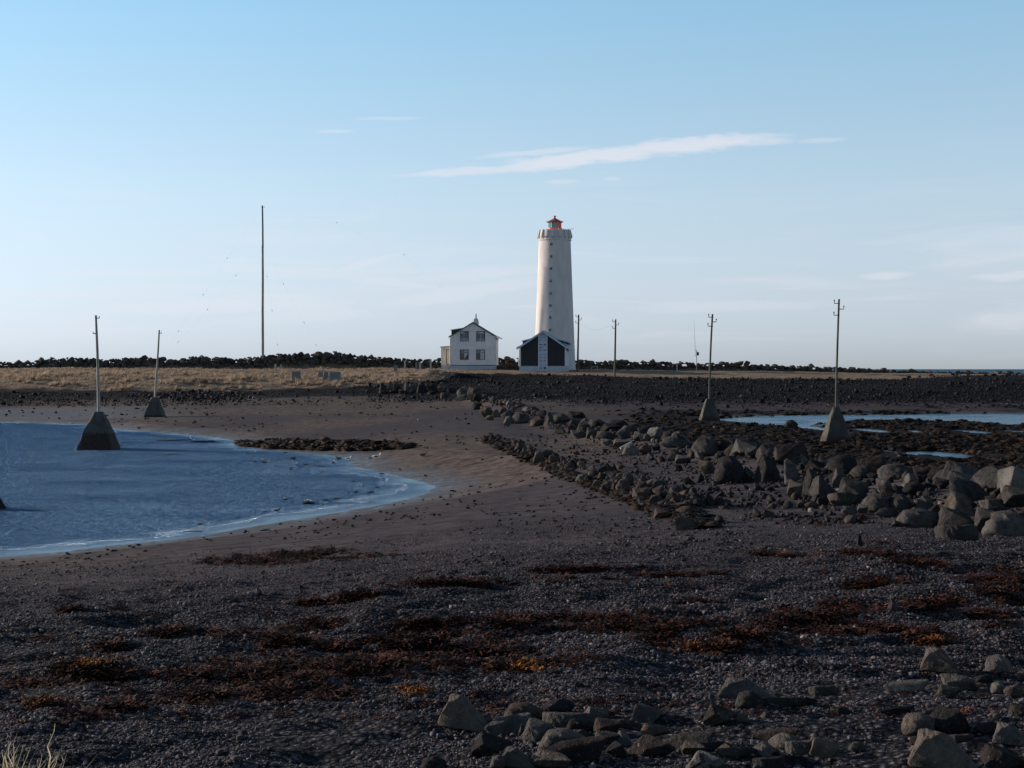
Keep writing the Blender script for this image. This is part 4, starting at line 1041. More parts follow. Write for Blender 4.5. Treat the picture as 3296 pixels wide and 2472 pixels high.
def util_pole(name, label, px, d, zbase, ptop, rb, rt_, pmat, arms=(), base=None, bend=0.0, group=None, armk=1.0, z0=None):
    """px=(foot,top) columns, ptop row of the top; arms (row, side, length)"""
    x0 = X(px[0], d); root = tag(empty(name, (x0, d, zbase)), label, 'pole', group)
    hb_ = 0.0
    if base: pyramid(root, *base[:4], seed=int(px[0])); hb_ = base[2] - .15
    zt = Zp(ptop, d) - zbase; xt = X(px[1], d) - x0
    pts, rad = [], []
    for k in range(11):
        t_ = k / 10; pts.append((xt * t_ + bend * math.sin(math.pi * t_), 0, hb_ + (zt - hb_) * t_)); rad.append(rb + (rt_ - rb) * t_)
    if not base: pts[0] = (0, 0, -.5)
    MB().tube(pts, rad, 12).build('shaft', pmat, root, True)
    for row, side, L in arms:
        z = Zp(row, d) - zbase; t_ = (z - hb_) / (zt - hb_); bracket(root, xt * t_, z, side, L, armk)
    return root
zt_ = lambda px, d: float(zlook(X(px, d), d))
g1 = 'utility poles beside the lighthouse'
util_pole('utility_pole', 'tallest dark pole, on a pale concrete pyramid nearest in the tidal flats', (2691, 2700), 83.5, Zp(1424, 83.5), 963, .068, .058, M_pole,
          [(976.5, -1, .28), (995, 1, .30), (1014.5, -1, .28)], (1.90, .38, 2.12, M_conc_r), -.02, g1, 1.0)
util_pole('utility_pole', 'dark pole on a rounded concrete pyramid at the left end of the tidal inlet', (2283.5, 2293), 117.0, Zp(1356, 117), 1011, .085, .075, M_pole,
          [(1021, -1, .31), (1036, 1, .34), (1050, -1, .34)], (1.92, .62, 1.90, M_conc_r), -.05, g1, 1.25)
util_pole('utility_pole', 'pole with three brackets standing at the edge of the dark shingle right of the lighthouse', (1978.5, 1981.5), 191.0, zt_(1980, 191), 1028, .15, .105, M_pole,
          [(1036, -1, .40), (1046, 1, .42), (1057, -1, .40)], None, 0.0, g1, 1.5)
util_pole('utility_pole', 'pole with three brackets standing right next to the lighthouse and black house', (1859, 1862.5), 206.0, zt_(1860, 206), 1013, .15, .11, M_pole,
          [(1020, -1, .40), (1030, 1, .40), (1040, -1, .40)], None, 0.0, g1, 1.6)
util_pole('bare_pole', 'bleached pole on a dark concrete pyramid standing in the lagoon', (317.5, 309), 78.8, 0.0, 1015, .094, .062, M_pole_pale, [], (2.34, .56, 2.10, M_conc_l), .03)
util_pole('bare_pole', 'thin bleached pole leaning right on a dark pyramid on the beach behind the lagoon', (498, 513), 121.0, zt_(498, 121), 1062, .095, .070, M_pole_pale, [], (1.86, .62, 1.70, M_conc_l2), .02)
r_ = [o for o in COL.objects if o.name.startswith('bare_pole')]
MB().tube([(X(309, 78.8) - X(317.5, 78.8) + .05, 0, Zp(1024, 78.8)), (X(309, 78.8) - X(317.5, 78.8) + .20, 0, Zp(1024, 78.8)), (X(309, 78.8) - X(317.5, 78.8) + .20, 0, Zp(1018, 78.8))], .03, 6).build('insulator_hook', M_iron, r_[0])
MB().tube([(-.18, 0, Zp(1074, 78.8)), (-.30, 0, Zp(1074, 78.8)), (-.30, 0, Zp(1068, 78.8))], .03, 6).build('insulator_hook', M_iron, r_[0])
q = zt_(498, 121); MB().tube([(.42, 0, Zp(1073, 121) - q), (.60, 0, Zp(1073, 121) - q), (.60, 0, Zp(1068, 121) - q)], .03, 6).build('insulator_hook', M_iron, r_[1])
tag(put_rock('rock', X(-62, 45.5), 45.5, 0.0, 1.75, .62, 'peak', 'dark', rz=.2, variant=1), 'dark rock in the lagoon cut by the left edge of the picture', 'rock')

TD = 239.0; tz = zt_(846, TD)
tm = tag(empty('tall_mast', (X(846, TD), TD, tz)), 'very tall slender wooden mast rising behind the boulder wall', 'mast')
Zt = lambda row: Zp(row, TD) - tz
MB().tube([(0, 0, -.5), (0, 0, Zt(1100)), (-.02, 0, Zt(1000)), (.02, 0, Zt(900)), (0, 0, Zt(796)), (0, 0, Zt(790))], [.24, .23, .21, .20, .18, .18], 12).build('lower_shaft', M_pole_pale, tm, True)
MB().tube([(.05, -.02, Zt(800)), (.03, 0, Zt(730)), (-.02, 0, Zt(662))], [.15, .14, .12], 10).build('upper_shaft', M_pole, tm, True)
MB().tube([(-.25, 0, Zt(667)), (.38, 0, Zt(668)), (.38, 0, Zt(664))], .035, 6).build('top_bracket', M_iron, tm)
for j, (y0_, pts) in enumerate([(664, [(732, 831), (655, 948), (575, 1066), (498, 1180)]), (795, [(760, 887), (668, 996), (574, 1101), (505, 1180)]), (790, [(913, 914), (979, 1038), (1018, 1111), (1055, 1182)]),
                  (790, [(860, 890), (876, 999), (893, 1109), (903, 1182)]), (664, [(1085, 717), (1300, 820), (1521, 1008)])]):
    P = [(0, 0, Zt(y0_))] + [(X(a, TD) - X(846, TD), (0 if j != 1 else 0), Zt(b)) for a, b in pts]
    w = MB().tube(P, .002, 4).build('guy_wire', M_iron, tm)
    for p_, nx_ in zip(P[1:-1], P[2:]):
        dv = (Vector(nx_) - Vector(p_)).normalized() * .16
        MB().tube([Vector(p_) - dv, Vector(p_), Vector(p_) + dv], [.02, .045, .02], 6).build('insulator', M_insul, w)
# slack wire between the two far poles
w = MB(); a0 = Vector((X(1862, 206) + .35, 206, Zp(1042, 206))); a1 = Vector((X(1976, 191), 191, Zp(1038, 191)))
P = [a0.lerp(a1, k / 14) - Vector((0, 0, .95 * 4 * (k / 14) * (1 - k / 14))) for k in range(15)]
tag(w.tube(P, .005, 4).build('wire', M_iron), 'thin slack wire hanging between the two poles near the lighthouse', 'wire')

# antenna post
AD = 222.0; az_ = zt_(2242, AD)
an = tag(empty('antenna_post', (X(2242, AD), AD, az_)), 'thin grey post with an equipment box and a whip aerial on the grass', 'antenna')
Za = lambda row: Zp(row, AD) - az_
MB().tube([(0, 0, -.3), (0, 0, Za(1126))], .05, 8).build('post', M_block, an)
MB().box(.03, .36, -.15, .15, Za(1144), Za(1133)).build('equipment_box', M_frame, an)
MB().tube([(-.20, 0, Za(1146)), (0, 0, Za(1146))], .025, 5).tube([(-.20, 0, Za(1128)), (0, 0, Za(1128))], .025, 5).tube([(-.20, 0, Za(1146)), (-.20, 0, Za(1128))], .025, 5).build('bracket', M_iron, an)
MB().tube([(-.20, 0, Za(1130)), (-.32, 0, Za(1080)), (-.42, 0, Za(1028))], [.028, .018, .010], 6).build('whip_aerial', M_iron, an)

# ------------------------------------------------------------------ small things on the island
def post(px, row_b, row_t, d, w, label, name='post', m=M_post, cat='post', dep=None, tilt=0.0, z0=None):
    zb = Zp(row_b, d); ww = w / F * d
    o = MB().box(-ww / 2, ww / 2, -(dep or ww) / 2, (dep or ww) / 2, -.4, Zp(row_t, d) - zb).build(name, m, loc=(X(px, d), d, zb), rot=(0, tilt, 0))
    return tag(o, label, cat)
def zrow(px, d): return HOR + (CZ - zt_(px, d)) * F / d
post(886.5, 1186, 1171, 224, 6, 'short wooden stump right of the tall mast, the taller of two')
post(904.5, 1186, 1173, 224, 4, 'thin short stake beside the wooden stump right of the tall mast', 'stake')
post(1303, 1180, 1161, 222, 5, 'thin post against the boulder wall left of the white house', 'stake')
post(1340, 1182, 1167, 210, 6, 'pale marker post on the grass mound, left of a pair', m=M_block)
post(1352, 1180, 1167, 210, 7, 'short pale wooden post on the grass mound, right of a pair')
post(1386.5, 1182, 1156, 210, 6, 'taller wooden post on the grass mound beside the white house')
post(2179, 1190, 1169, 216, 4.5, 'lone pale post against the boulder wall right of the poles')
post(1273.5, 1191, 1175, 203, 11, 'small pale concrete block on the grass left of the mound', 'concrete_block', M_block, 'block', .5)
bt = tag(empty('bench_table', (X(1124, 214), 214, zt_(1124, 214))), 'low reddish-brown wooden bench on the grass before the boulder wall', 'bench')
MB().box(-1.0, 1.0, -.25, .25, .62, .72).build('seat', M_curtain_red, bt); 
for s_ in (-.85, .85): MB().box(s_ - .06, s_ + .06, -.2, .2, -.2, .619).build('leg', M_curtain_red, bt)
sg = tag(empty('sign_post', (X(1904, 208), 208, zt_(1904, 208))), 'small low sign board on two posts with a pale stone at its foot', 'sign')
MB().box(-.08, 1.0, -.03, .03, .72, .82).build('board', M_post, sg); MB().box(-.05, .03, .032, .09, -.2, .8).build('leg', M_post, sg)
MB().box(.85, .93, .032, .09, -.2, .8).build('leg', M_post, sg)
# concrete blocks in the tussocks
def cblock(px, row_b, row_t, d, w, label, rz=0.0, tilt=0.0):
    zb = Zp(row_b, d); ww = w / F * d; h = Zp(row_t, d) - zb
    o = MB().box(-ww / 2, ww / 2, 0, ww * .8, -.4, h).build('concrete_block', M_block, loc=(X(px, d), d, zb), rot=(0, tilt, rz))
    bv = o.modifiers.new('bevel', 'BEVEL'); bv.width = .03; bv.segments = 2
    tag(o, label, 'block', 'concrete blocks in the grass')
cblock(952.5, 1224, 1195, 181, 27, 'grey concrete block alone in the tussocks, left of the block pair', R(4))
cblock(1074, 1224, 1197, 181, 30, 'pale-sided square concrete block with sunlit left edge', R(-14))
cblock(1046, 1222, 1197, 183.5, 14, 'grey concrete block leaning against the square one', R(8), R(10))
cblock(1031, 1216, 1198, 187, 15, 'small dark concrete block half hidden behind the leaning one', R(0))
bo = MB(); q = []
for k in range(17): a = 2 * math.pi * k / 16; q.append((.22 * math.cos(a), 0, .22 * math.sin(a)))
for i in range(16):
    a = 2 * math.pi * i / 16
for i in range(16):
    for j in range(8): pass
vs, fs = [], []
for i in range(16):
    a = 2 * math.pi * i / 16
    for j in range(8):
        b_ = 2 * math.pi * j / 8; rr = .22 + .09 * math.cos(b_); vs.append((rr * math.cos(a), .09 * math.sin(b_), rr * math.sin(a)))
for i in range(16):
    for j in range(8): fs.append((i * 8 + j, ((i + 1) % 16) * 8 + j, ((i + 1) % 16) * 8 + (j + 1) % 8, i * 8 + (j + 1) % 8))
xb, db, zb = [float(v[0]) for v in hit(398, 1253)]
tag(MB().raw(vs, fs).build('net_float', M_buoy, None, True, (xb, db - .3, zb + .30)), 'faded orange ring lying at the foot of the grassy bank', 'float')

# ------------------------------------------------------------------ boulder walls on the skyline
def bwall(px0, px1, label):
    root = tag(empty('boulder_wall', (X(px0, 234), 234, 0)), label, 'wall'); base = Vector(root.location); fill = []
    p = px0; cnt = 0
    while p < px1:
        w = .45 + 1.3 * random.random() ** 1.8; wp = w / 234 * F
        top = np.interp(p, [a for a, b in TOPS], [b for a, b in TOPS]) + random.uniform(-4, 4) - (4 if w > 1.2 else 0)
        d = 234 + random.uniform(-.4, .4); h = w * random.uniform(.4, .8); zt1 = Zp(top, d)
        k = random.choice(['block', 'block', 'peak', 'round', 'block'])
        me = WS[k][cnt % len(WS[k])]
        o = link('stone', me, root, Vector((X(p, d), d, zt1 - h)) - base, (random.uniform(-.2, .2), random.uniform(-.2, .2), random.uniform(0, 6)), (w, w * .9, h * 1.05)); cnt += 1
        z = zt1 - h * .7; row = 0
        while z > zt_(p, 234) - .3:
            row += 1; w2 = random.uniform(.5, 1.1); dd = d - .35 * row + random.uniform(-.3, .3)
            fill.append((X(p, dd) + random.uniform(-.4, .4) - base.x, dd - base.y, z - w2 * .8, w2)); z -= w2 * .55
        p += wp * .58
    vs, fs = [], []; g = np.random.default_rng(int(px0) + 9000)
    LV = [(np.array([v.co[:] for v in m.vertices]), np.array([f.vertices[:] for f in m.polygons])) for m in FS]
    k0 = 0
    for i, (x, y, z, w) in enumerate(fill):
        V_, F_ = LV[i % len(LV)]; a = g.uniform(0, 6.28); c_, s_ = math.cos(a), math.sin(a)
        q = V_ * [w, w * .9, w * g.uniform(.6, .95)]; q = np.stack([q[:, 0] * c_ - q[:, 1] * s_ + x, q[:, 0] * s_ + q[:, 1] * c_ + y, q[:, 2] + z], 1)
        vs.append(q); fs.append(F_ + k0); k0 += len(q)
    o = link('stone_courses', np_mesh('stone_courses', np.concatenate(vs), np.concatenate(fs), [M_wallrock]), root); o['kind'] = 'stuff'
    return cnt
WS = {k: [rock_mesh(k + '_wall_stone', 700 + s + 20 * j, k, 2, M_wallrock) for s in range(4)] for j, k in enumerate(('block', 'peak', 'round'))}
FS = [rock_mesh('course_stone', 770 + s, 'block', 2, M_wallrock) for s in range(5)]
na_ = bwall(-420, 1450, 'long dark boulder wall on the skyline left of the white house')
nb_ = bwall(1590, 1672, 'short stretch of dark boulder wall seen between the two houses')
nc_ = bwall(1835, 3750, 'long dark boulder wall on the skyline right of the lighthouse')
print('wall stones', na_, nb_, nc_)

# ------------------------------------------------------------------ boulders one by one
def rocks(lst, origin, scale, group, name, cat='boulder', label0=None, tone0='grey', tight=1.04):
    """lst rows: x0, x1, ytop, ybase in a magnified view of the photograph"""
    px = np.array([origin[0] + (r[0] + r[1]) / 2 / scale for r in lst]); pb = np.array([origin[1] + r[3] / scale for r in lst])
    x, d, z = hit(px, pb); out = []
    for i, r in enumerate(lst):
        w = (r[1] - r[0]) / scale / F * d[i] * tight; h = (r[3] - r[2]) / scale / F * d[i] * (.98 if cat == 'boulder' else .90)
        kind = r[4] if len(r) > 4 and r[4] else random.choice(['block', 'block', 'round', 'block', 'peak'])
        tone = r[5] if len(r) > 5 and r[5] else tone0
        dep = min(w, h * 1.7) * random.uniform(.8, 1.0)
        o = put_rock(name, x[i], d[i] + dep * .42, z[i] + .0, w, h * (1 + .0), kind, tone, rz=r[7] if len(r) > 7 else random.uniform(-.35, .35), depth=dep, tilt=0)
        lab = r[6] if len(r) > 6 and r[6] else (label0(px[i], kind, tone) if callable(label0) else label0)
        tag(o, lab, cat, group if not (len(r) > 6 and r[6]) else group); out.append(o)
    return out
B, P_, S_, Q_ = 'block', 'peak', 'slab', 'round'
TW = {'grey': 'grey', 'light': 'pale grey', 'brown': 'brownish', 'red': 'dull brown', 'dark': 'dark'}
KW = {'block': 'angular', 'peak': 'pointed', 'slab': 'flat', 'round': 'rounded'}
def ridge_label(px, kind, tone, noun='boulder', where='in the causeway ridge'):
    for lim, ph in ((1650, 'next to the wooden stake'), (1790, 'between the wooden stake and the driftwood plank'), (1950, 'around the pale driftwood plank'), (2130, 'left of the whitish boulder'), (2300, 'under the pole by the inlet'), (2450, 'between the two pyramids'),
                    (2620, 'just left of the nearest pyramid'), (2800, 'directly below the nearest pyramid'), (3000, 'right of the nearest pyramid'), (9999, 'towards the right edge')):
        if px < lim: return '%s %s %s %s, %s' % (TW[tone], KW[kind], noun, where, ph)
def line_label(px, kind, tone):
    for lim, ph in ((1680, 'at its far end'), (1790, 'in its far half'), (1900, 'near its middle'), (2000, 'just past its middle'), (2110, 'in its near half'), (9999, 'at its near end')):
        if px < lim: return '%s %s stone of the low weedy line, %s' % (TW[tone], KW[kind], ph)
FG = 'loose rocks on the near beach'
rocks([(145, 510, 190, 462, P_, 'grey', 'large grey wedge-shaped rock at the left end of the near rocks'), (590, 900, 255, 405, Q_, 'red', 'rounded reddish-brown rock behind the long slab'), (880, 1112, 225, 335, Q_, 'dark', 'dark humped rock right of the reddish-brown one'),
       (460, 800, 345, 472, S_, 'light', 'smooth rock with a pale sunlit top beside the wedge-shaped rock'), (720, 960, 375, 532, B, 'light', 'pale blocky rock below the long slab'), (705, 780, 405, 500, B, 'grey', 'small grey stone tucked behind the pale blocky rock'),
       (860, 1240, 322, 432, S_, 'light', 'long flat pale slab, left half, lying across other rocks'), (1180, 1358, 280, 385, B, 'grey', 'squared grey rock with a pale top, right end of the long slab'), (1040, 1290, 375, 472, B, 'dark', 'dark rough rock directly below the long slab'),
       (1255, 1430, 370, 482, B, 'red', 'dark brown angular rock standing right of the rough one'), (855, 1200, 440, 605, Q_, 'light', 'big smooth pale rock in the middle of the near rocks'), (880, 1335, 510, 690, S_, 'dark', 'large dark slab overhanging the sand'),
       (358, 668, 465, 645, B, 'dark', 'dark square-sided rock standing in front of the wedge-shaped rock'), (1365, 1590, 362, 435, S_, 'grey', 'low flat grey stone left of the pale cube-like rock'), (1523, 1732, 265, 397, B, 'light', 'isolated pale cube-like rock behind the near rocks'),
       (1575, 1812, 405, 490, B, 'red', 'brown wedge of rock in front of the pale cube-like rock'), (1255, 1430, 460, 556, B, 'light', 'greenish-pale small boulder beside the big smooth pale rock'), (1375, 1520, 448, 560, P_, 'light', 'pale pointed rock between darker ones'),
       (1485, 1840, 500, 645, B, 'dark', 'black pitted boulder with a ledge on top'), (1765, 2110, 455, 592, S_, 'grey', 'long grey rock with a flat sunlit end right of the black pitted boulder'), (1335, 1480, 545, 645, B, 'dark', 'small dark jagged rock left of the black pitted boulder'),
       (570, 850, 578, 730, P_, 'light', 'slanting pale rock at the bottom edge of the picture'), (500, 625, 630, 730, Q_, 'grey', 'small rounded grey rock left of the slanting one at the bottom edge'), (805, 1100, 612, 740, B, 'brown', 'blocky tan-faced rock under the large dark slab'),
       (1868, 1930, 565, 625, B, 'light', 'little pale cube of stone in front of the long grey rock'), (0, 190, 640, 740, Q_, 'dark', 'dark low rock at the bottom edge left of the near rocks'), (1920, 2210, 612, 745, B, 'grey', 'cracked grey rock at the bottom edge of the picture'),
       (2120, 2260, 560, 640, B, 'brown', 'small brown stone behind the cracked grey rock'), (1930, 2210, 525, 600, S_, 'grey', 'flat grey slab behind the cracked rock'), (1100, 1250, 440, 500, S_, 'red', 'thin dark slab beside the big smooth pale rock')],
      (1350, 2150), 2.212, FG, 'rock', 'rock')
rocks([(240, 628, 275, 425, P_, 'light', 'large pale domed rock with a long right slope'), (345, 532, 355, 475, Q_, 'grey', 'dark rounded rock leaning on the large pale domed rock'), (520, 880, 385, 466, S_, 'grey', 'long low slab right of the large pale domed rock'),
       (128, 375, 440, 582, B, 'grey', 'rough grey rock at the foot of the large pale domed rock'), (828, 1012, 322, 388, S_, 'grey', 'small tilted flat stone between the slab and the tan rock'), (1325, 1605, 283, 358, S_, 'light', 'thin tilted slab with a bright upper edge left of the tan rock'),
       (1578, 1834, 72, 246, P_, 'brown', 'rough tan wedge-shaped rock standing alone on the right'), (1983, 2155, 120, 238, Q_, 'light', 'smooth egg-shaped grey rock near the right edge'), (1703, 1945, 250, 352, B, 'grey', 'grey rock directly below the tan wedge-shaped rock'),
       (1643, 1835, 320, 408, B, 'red', 'squat brown block in front of the grey rock below the tan one'), (1433, 1680, 500, 655, Q_, 'brown', 'large rounded brown boulder, left half of a joined pair'), (1620, 1872, 478, 640, B, 'dark', 'dark pitted boulder, right half of a joined pair'),
       (1515, 1975, 615, 900, P_, 'brown', 'big tan pointed rock at the bottom right'), (1985, 2260, 722, 880, B, 'dark', 'dark flat-topped rock at the bottom right corner'), (1908, 2105, 558, 640, Q_, 'dark', 'low blue-black stone behind the bottom right rocks'),
       (2048, 2290, 568, 722, P_, 'light', 'pale rock cut by the right edge of the picture'), (1478, 1612, 650, 718, Q_, 'grey', 'small grey stone left of the big tan pointed rock'), (465, 760, 600, 690, S_, 'red', 'thin dark slab lying across a pale stone'),
       (572, 785, 638, 745, Q_, 'light', 'pale lumpy stone under the thin dark slab'), (843, 1032, 665, 782, B, 'brown', 'brown block with a sunlit left face near the bottom'), (672, 890, 680, 765, S_, 'grey', 'flat grey stone left of the brown block'),
       (458, 600, 700, 795, Q_, 'light', 'rounded pale stone near the bottom'), (220, 485, 712, 795, S_, 'grey', 'wide flat stone near the bottom'), (30, 272, 760, 890, B, 'light', 'speckled grey rock at the bottom edge'), (470, 685, 790, 880, S_, 'dark', 'dark flat rock cut by the bottom edge'),
       (1282, 1525, 455, 505, S_, 'dark', 'low dark slab lying in the sand behind the rounded brown boulder'), (985, 1090, 455, 508, Q_, 'grey', 'small round stone in the sand left of the low dark slab'), (1090, 1200, 690, 760, Q_, 'grey', 'small dark round stone right of the brown block'),
       (2010, 2110, 295, 375, Q_, 'light', 'small round stone below the egg-shaped rock'), (2105, 2240, 315, 400, Q_, 'brown', 'small brown stone at the right edge below the egg-shaped rock'), (2130, 2260, 440, 530, B, 'brown', 'brown stone at the right edge above the low blue-black stone'),
       (2180, 2280, 225, 300, Q_, 'grey', 'grey stone at the right edge beside the egg-shaped rock'), (505, 590, 490, 530, P_, 'light', 'little pale pointed stone right of the rough grey rock'), (345, 425, 505, 565, Q_, 'light', 'little white-topped stone beside the rough grey rock'),
       (878, 962, 438, 468, Q_, 'light', 'small yellowish-white stone at the end of the long low slab'), (0, 160, 690, 780, B, 'grey', None), (1740, 1900, 640, 690, S_, 'red', None), (1900, 2050, 250, 300, Q_, 'dark', None), (2020, 2080, 500, 535, Q_, 'light', None), (1480, 1600, 710, 770, Q_, 'light', None)],
      (2200, 2050), 2.018, FG, 'rock', 'rock', lambda px, k, tn: 'small %s %s stone lying on dark sand, %s the large brown pair' % (TW[tn], KW[k], 'left of' if px < 2900 else 'beside' if px < 3100 else 'right of'))
CG = 'boulders of the causeway ridge'
lab = ridge_label
CW = rocks([(1320, 1650, 865, 992, Q_, 'grey', 'broad rounded boulder at the near foot of the causeway ridge'), (1620, 1905, 860, 1012, B, 'grey', 'boulder with a flat sunlit face right of the broad rounded one'), (1890, 2085, 855, 1048, B, 'grey', 'upright faceted boulder, lit left face, near the right edge'),
       (1960, 2300, 880, 1060, Q_, 'light', 'big pale boulder cut by the right edge of the picture'), (1610, 1905, 975, 1092, S_, 'grey', 'low boulder lying in front of the ridge near the right edge'), (1272, 1362, 945, 992), (1680, 1960, 640, 810, P_, 'grey', 'massive boulder on the ridge crest near the right edge'), (1635, 1875, 735, 922, P_, 'grey'),
       (1925, 2100, 790, 872, S_), (2100, 2300, 700, 855, B), (1170, 1305, 645, 755, B, 'light'), (1075, 1285, 750, 892), (1265, 1430, 760, 885, Q_), (1435, 1575, 765, 872, P_, 'light'), (1155, 1335, 858, 925, Q_), (1350, 1545, 670, 765, Q_, 'dark'),
       (1350, 1475, 605, 695, P_, 'light'), (1035, 1335, 555, 645, S_, 'grey', 'long smooth slab lying along the ridge crest'), (885, 1130, 640, 832, B), (845, 975, 570, 705, B), (985, 1145, 552, 645, Q_), (708, 895, 620, 805, B, 'grey', 'tall blocky boulder above the rubble at the middle of the ridge'), (625, 765, 570, 745, P_),
       (530, 645, 655, 795, B, 'brown'), (495, 605, 500, 685, P_, 'light'), (280, 485, 480, 675, P_, 'dark', 'tall dark leaning boulder on the ridge'), (198, 295, 555, 662, B, 'light'), (5, 225, 480, 685, Q_, 'dark', 'huge dark rounded boulder in the middle of the ridge'), (835, 1065, 740, 835, S_), (915, 1035, 845, 908, Q_), (1500, 1565, 668, 705, Q_, 'light'),
       (555, 625, 740, 800, Q_), (500, 565, 800, 860, Q_), (598, 680, 800, 852, Q_, 'red'), (648, 752, 810, 862, Q_, 'red'), (350, 440, 865, 925, B), (270, 350, 865, 925, B), (1030, 1110, 830, 900, B, 'light'), (1440, 1600, 560, 640, B, 'dark'), (1560, 1700, 640, 720, B, 'dark'), (1800, 1950, 560, 650, B, 'dark'), (220, 330, 420, 500, B), (380, 470, 440, 500, B, 'dark'), (750, 830, 480, 550, B, 'dark')],
      (2300, 1250), 2.221, CG, 'boulder', 'boulder', lab)
CW += rocks([(1800, 2020, 545, 712, Q_, 'grey', 'big rounded boulder in the causeway ridge with a white stone under it'), (1820, 1905, 655, 722, B, 'light', 'white stone under the big rounded boulder of the ridge'), (1760, 1830, 640, 730, B, 'brown'), (1540, 1755, 560, 642, Q_), (1240, 1375, 615, 702, Q_, 'light', 'whitish rounded boulder in the middle of the ridge'), (1365, 1475, 615, 692, Q_, 'red'), (1428, 1502, 685, 742, B),
       (1168, 1305, 570, 642, B, 'light'), (1070, 1185, 570, 628, B, 'light'), (1030, 1195, 515, 592, Q_), (1328, 1405, 510, 588, P_, 'light'), (1200, 1315, 465, 572, B), (1258, 1365, 460, 535, Q_), (1398, 1465, 530, 588, Q_, 'brown'), (955, 1035, 480, 568, B), (832, 985, 500, 567, B, 'light', 'pale angular boulder low on the near side of the ridge'),
       (868, 985, 440, 522, B), (808, 945, 408, 500, B), (703, 802, 455, 532, P_, 'brown'), (680, 825, 375, 452, Q_), (608, 705, 365, 472, P_), (648, 725, 440, 492, P_, 'light'), (820, 965, 350, 440, B, 'dark'), (500, 622, 395, 472, B, 'red'), (360, 505, 355, 452, Q_), (298, 385, 390, 452, Q_, 'light'), (280, 392, 345, 422, Q_), (208, 285, 335, 402, P_),
       (255, 328, 320, 372, Q_), (108, 235, 310, 402, B), (35, 130, 270, 342, B), (1010, 1115, 410, 482, B), (1110, 1285, 420, 505, B, 'dark'), (1390, 1555, 450, 560, B, 'dark'), (1600, 1750, 660, 740, B, 'dark'), (1660, 1790, 700, 770, B), (1850, 2000, 740, 850, B), (1960, 2080, 680, 760, Q_, 'dark'), (1870, 1960, 730, 790, B, 'grey'), (150, 215, 385, 425, B, 'red'), (300, 350, 440, 470, B)],
      (1500, 1180), 2.458, CG, 'boulder', 'boulder', lab)
# planks of driftwood lying on the ridge
for px0, py0, px1, py1, lb_ in ((1840, 1367, 1884, 1349, 'pale driftwood plank on top of the ridge boulders'), (1997, 1443, 2035, 1424, 'short pale driftwood plank low on the ridge'), (2652, 1597, 2722, 1576, 'straight dark plank lying against the big ridge boulders')):
    x, d, z = hit([px0, px1], [py0 + 12, py1 + 22]); dm = float(d.mean()) - .3
    tag(MB().tube([(X(px0, dm), dm, Zp(py0, dm)), (X(px1, dm), dm + .3, Zp(py1, dm + .3))], .05, 6).build('driftwood_plank', M_post), lb_, 'plank')
# fill the ridge with more boulders
x, d = along(RIDGE, 165); T_ = np.array(RIDGE)
for i in range(len(x)):
    back = random.uniform(.1, 2.3) * (1 if d[i] < 75 else .6); w = random.uniform(.55, 1.25) if d[i] < 80 else random.uniform(.55, 1.0)
    xi = x[i] + back * .45; di = d[i] + back * .75
    kd, tn = random.choice(['block', 'block', 'round', 'peak']), random.choice(['grey', 'grey', 'dark', 'dark', 'light'])
    o = put_rock('boulder', xi, di, zt_(1648 + xi / di * F, di) , w, w * random.uniform(.4, .65), kd, tn, rz=random.uniform(0, 6))
    tag(o, ridge_label(1648 + xi / di * F, kd, tn), 'boulder', CG)
LG = 'stones of the low line beside the ridge'; lab2 = line_label
rocks([(375, 462, 590, 660, P_), (530, 645, 660, 772, P_), (648, 755, 695, 762, P_), (565, 705, 650, 722, Q_), (778, 862, 750, 822, Q_), (868, 992, 845, 912, Q_, 'light', 'rounded stone with a bright left side in the low stone line'), (1033, 1112, 830, 892, P_), (1000, 1105, 890, 962, P_), (1068, 1152, 910, 962, B, 'brown'), (1140, 1205, 900, 992, P_),
       (1188, 1305, 880, 1002, Q_), (1318, 1382, 985, 1052, B, 'light'), (1330, 1485, 950, 1052, B), (1445, 1605, 1010, 1092, P_), (1568, 1622, 1065, 1112, B, 'light'), (1378, 1432, 1075, 1117, Q_, 'light'), (1668, 1822, 1100, 1177, Q_), (1625, 1845, 1180, 1290, P_, 'grey', 'largest rock at the near end of the low stone line'), (1495, 1605, 1120, 1205, B),
       (840, 905, 655, 700, B), (1185, 1250, 760, 812, B), (1240, 1300, 835, 868, Q_, 'light')], (1500, 1180), 2.458, LG, 'rock', 'rock', lab2, 'red')
x, d = along(LINE2, 110); 
for i in range(len(x)):
    w = random.uniform(.16, .36); xi, di = x[i] + rng.normal(0, .32), d[i] + rng.normal(0, .3)
    kd, tn = random.choice(['block', 'round', 'slab']), random.choice(['red', 'grey', 'dark'])
    tag(put_rock('rock', xi, di, zt_(1648 + xi / di * F, di), w, w * .65, kd, tn, rz=random.uniform(0, 6)), line_label(1648 + xi / di * F, kd, tn), 'rock', LG)
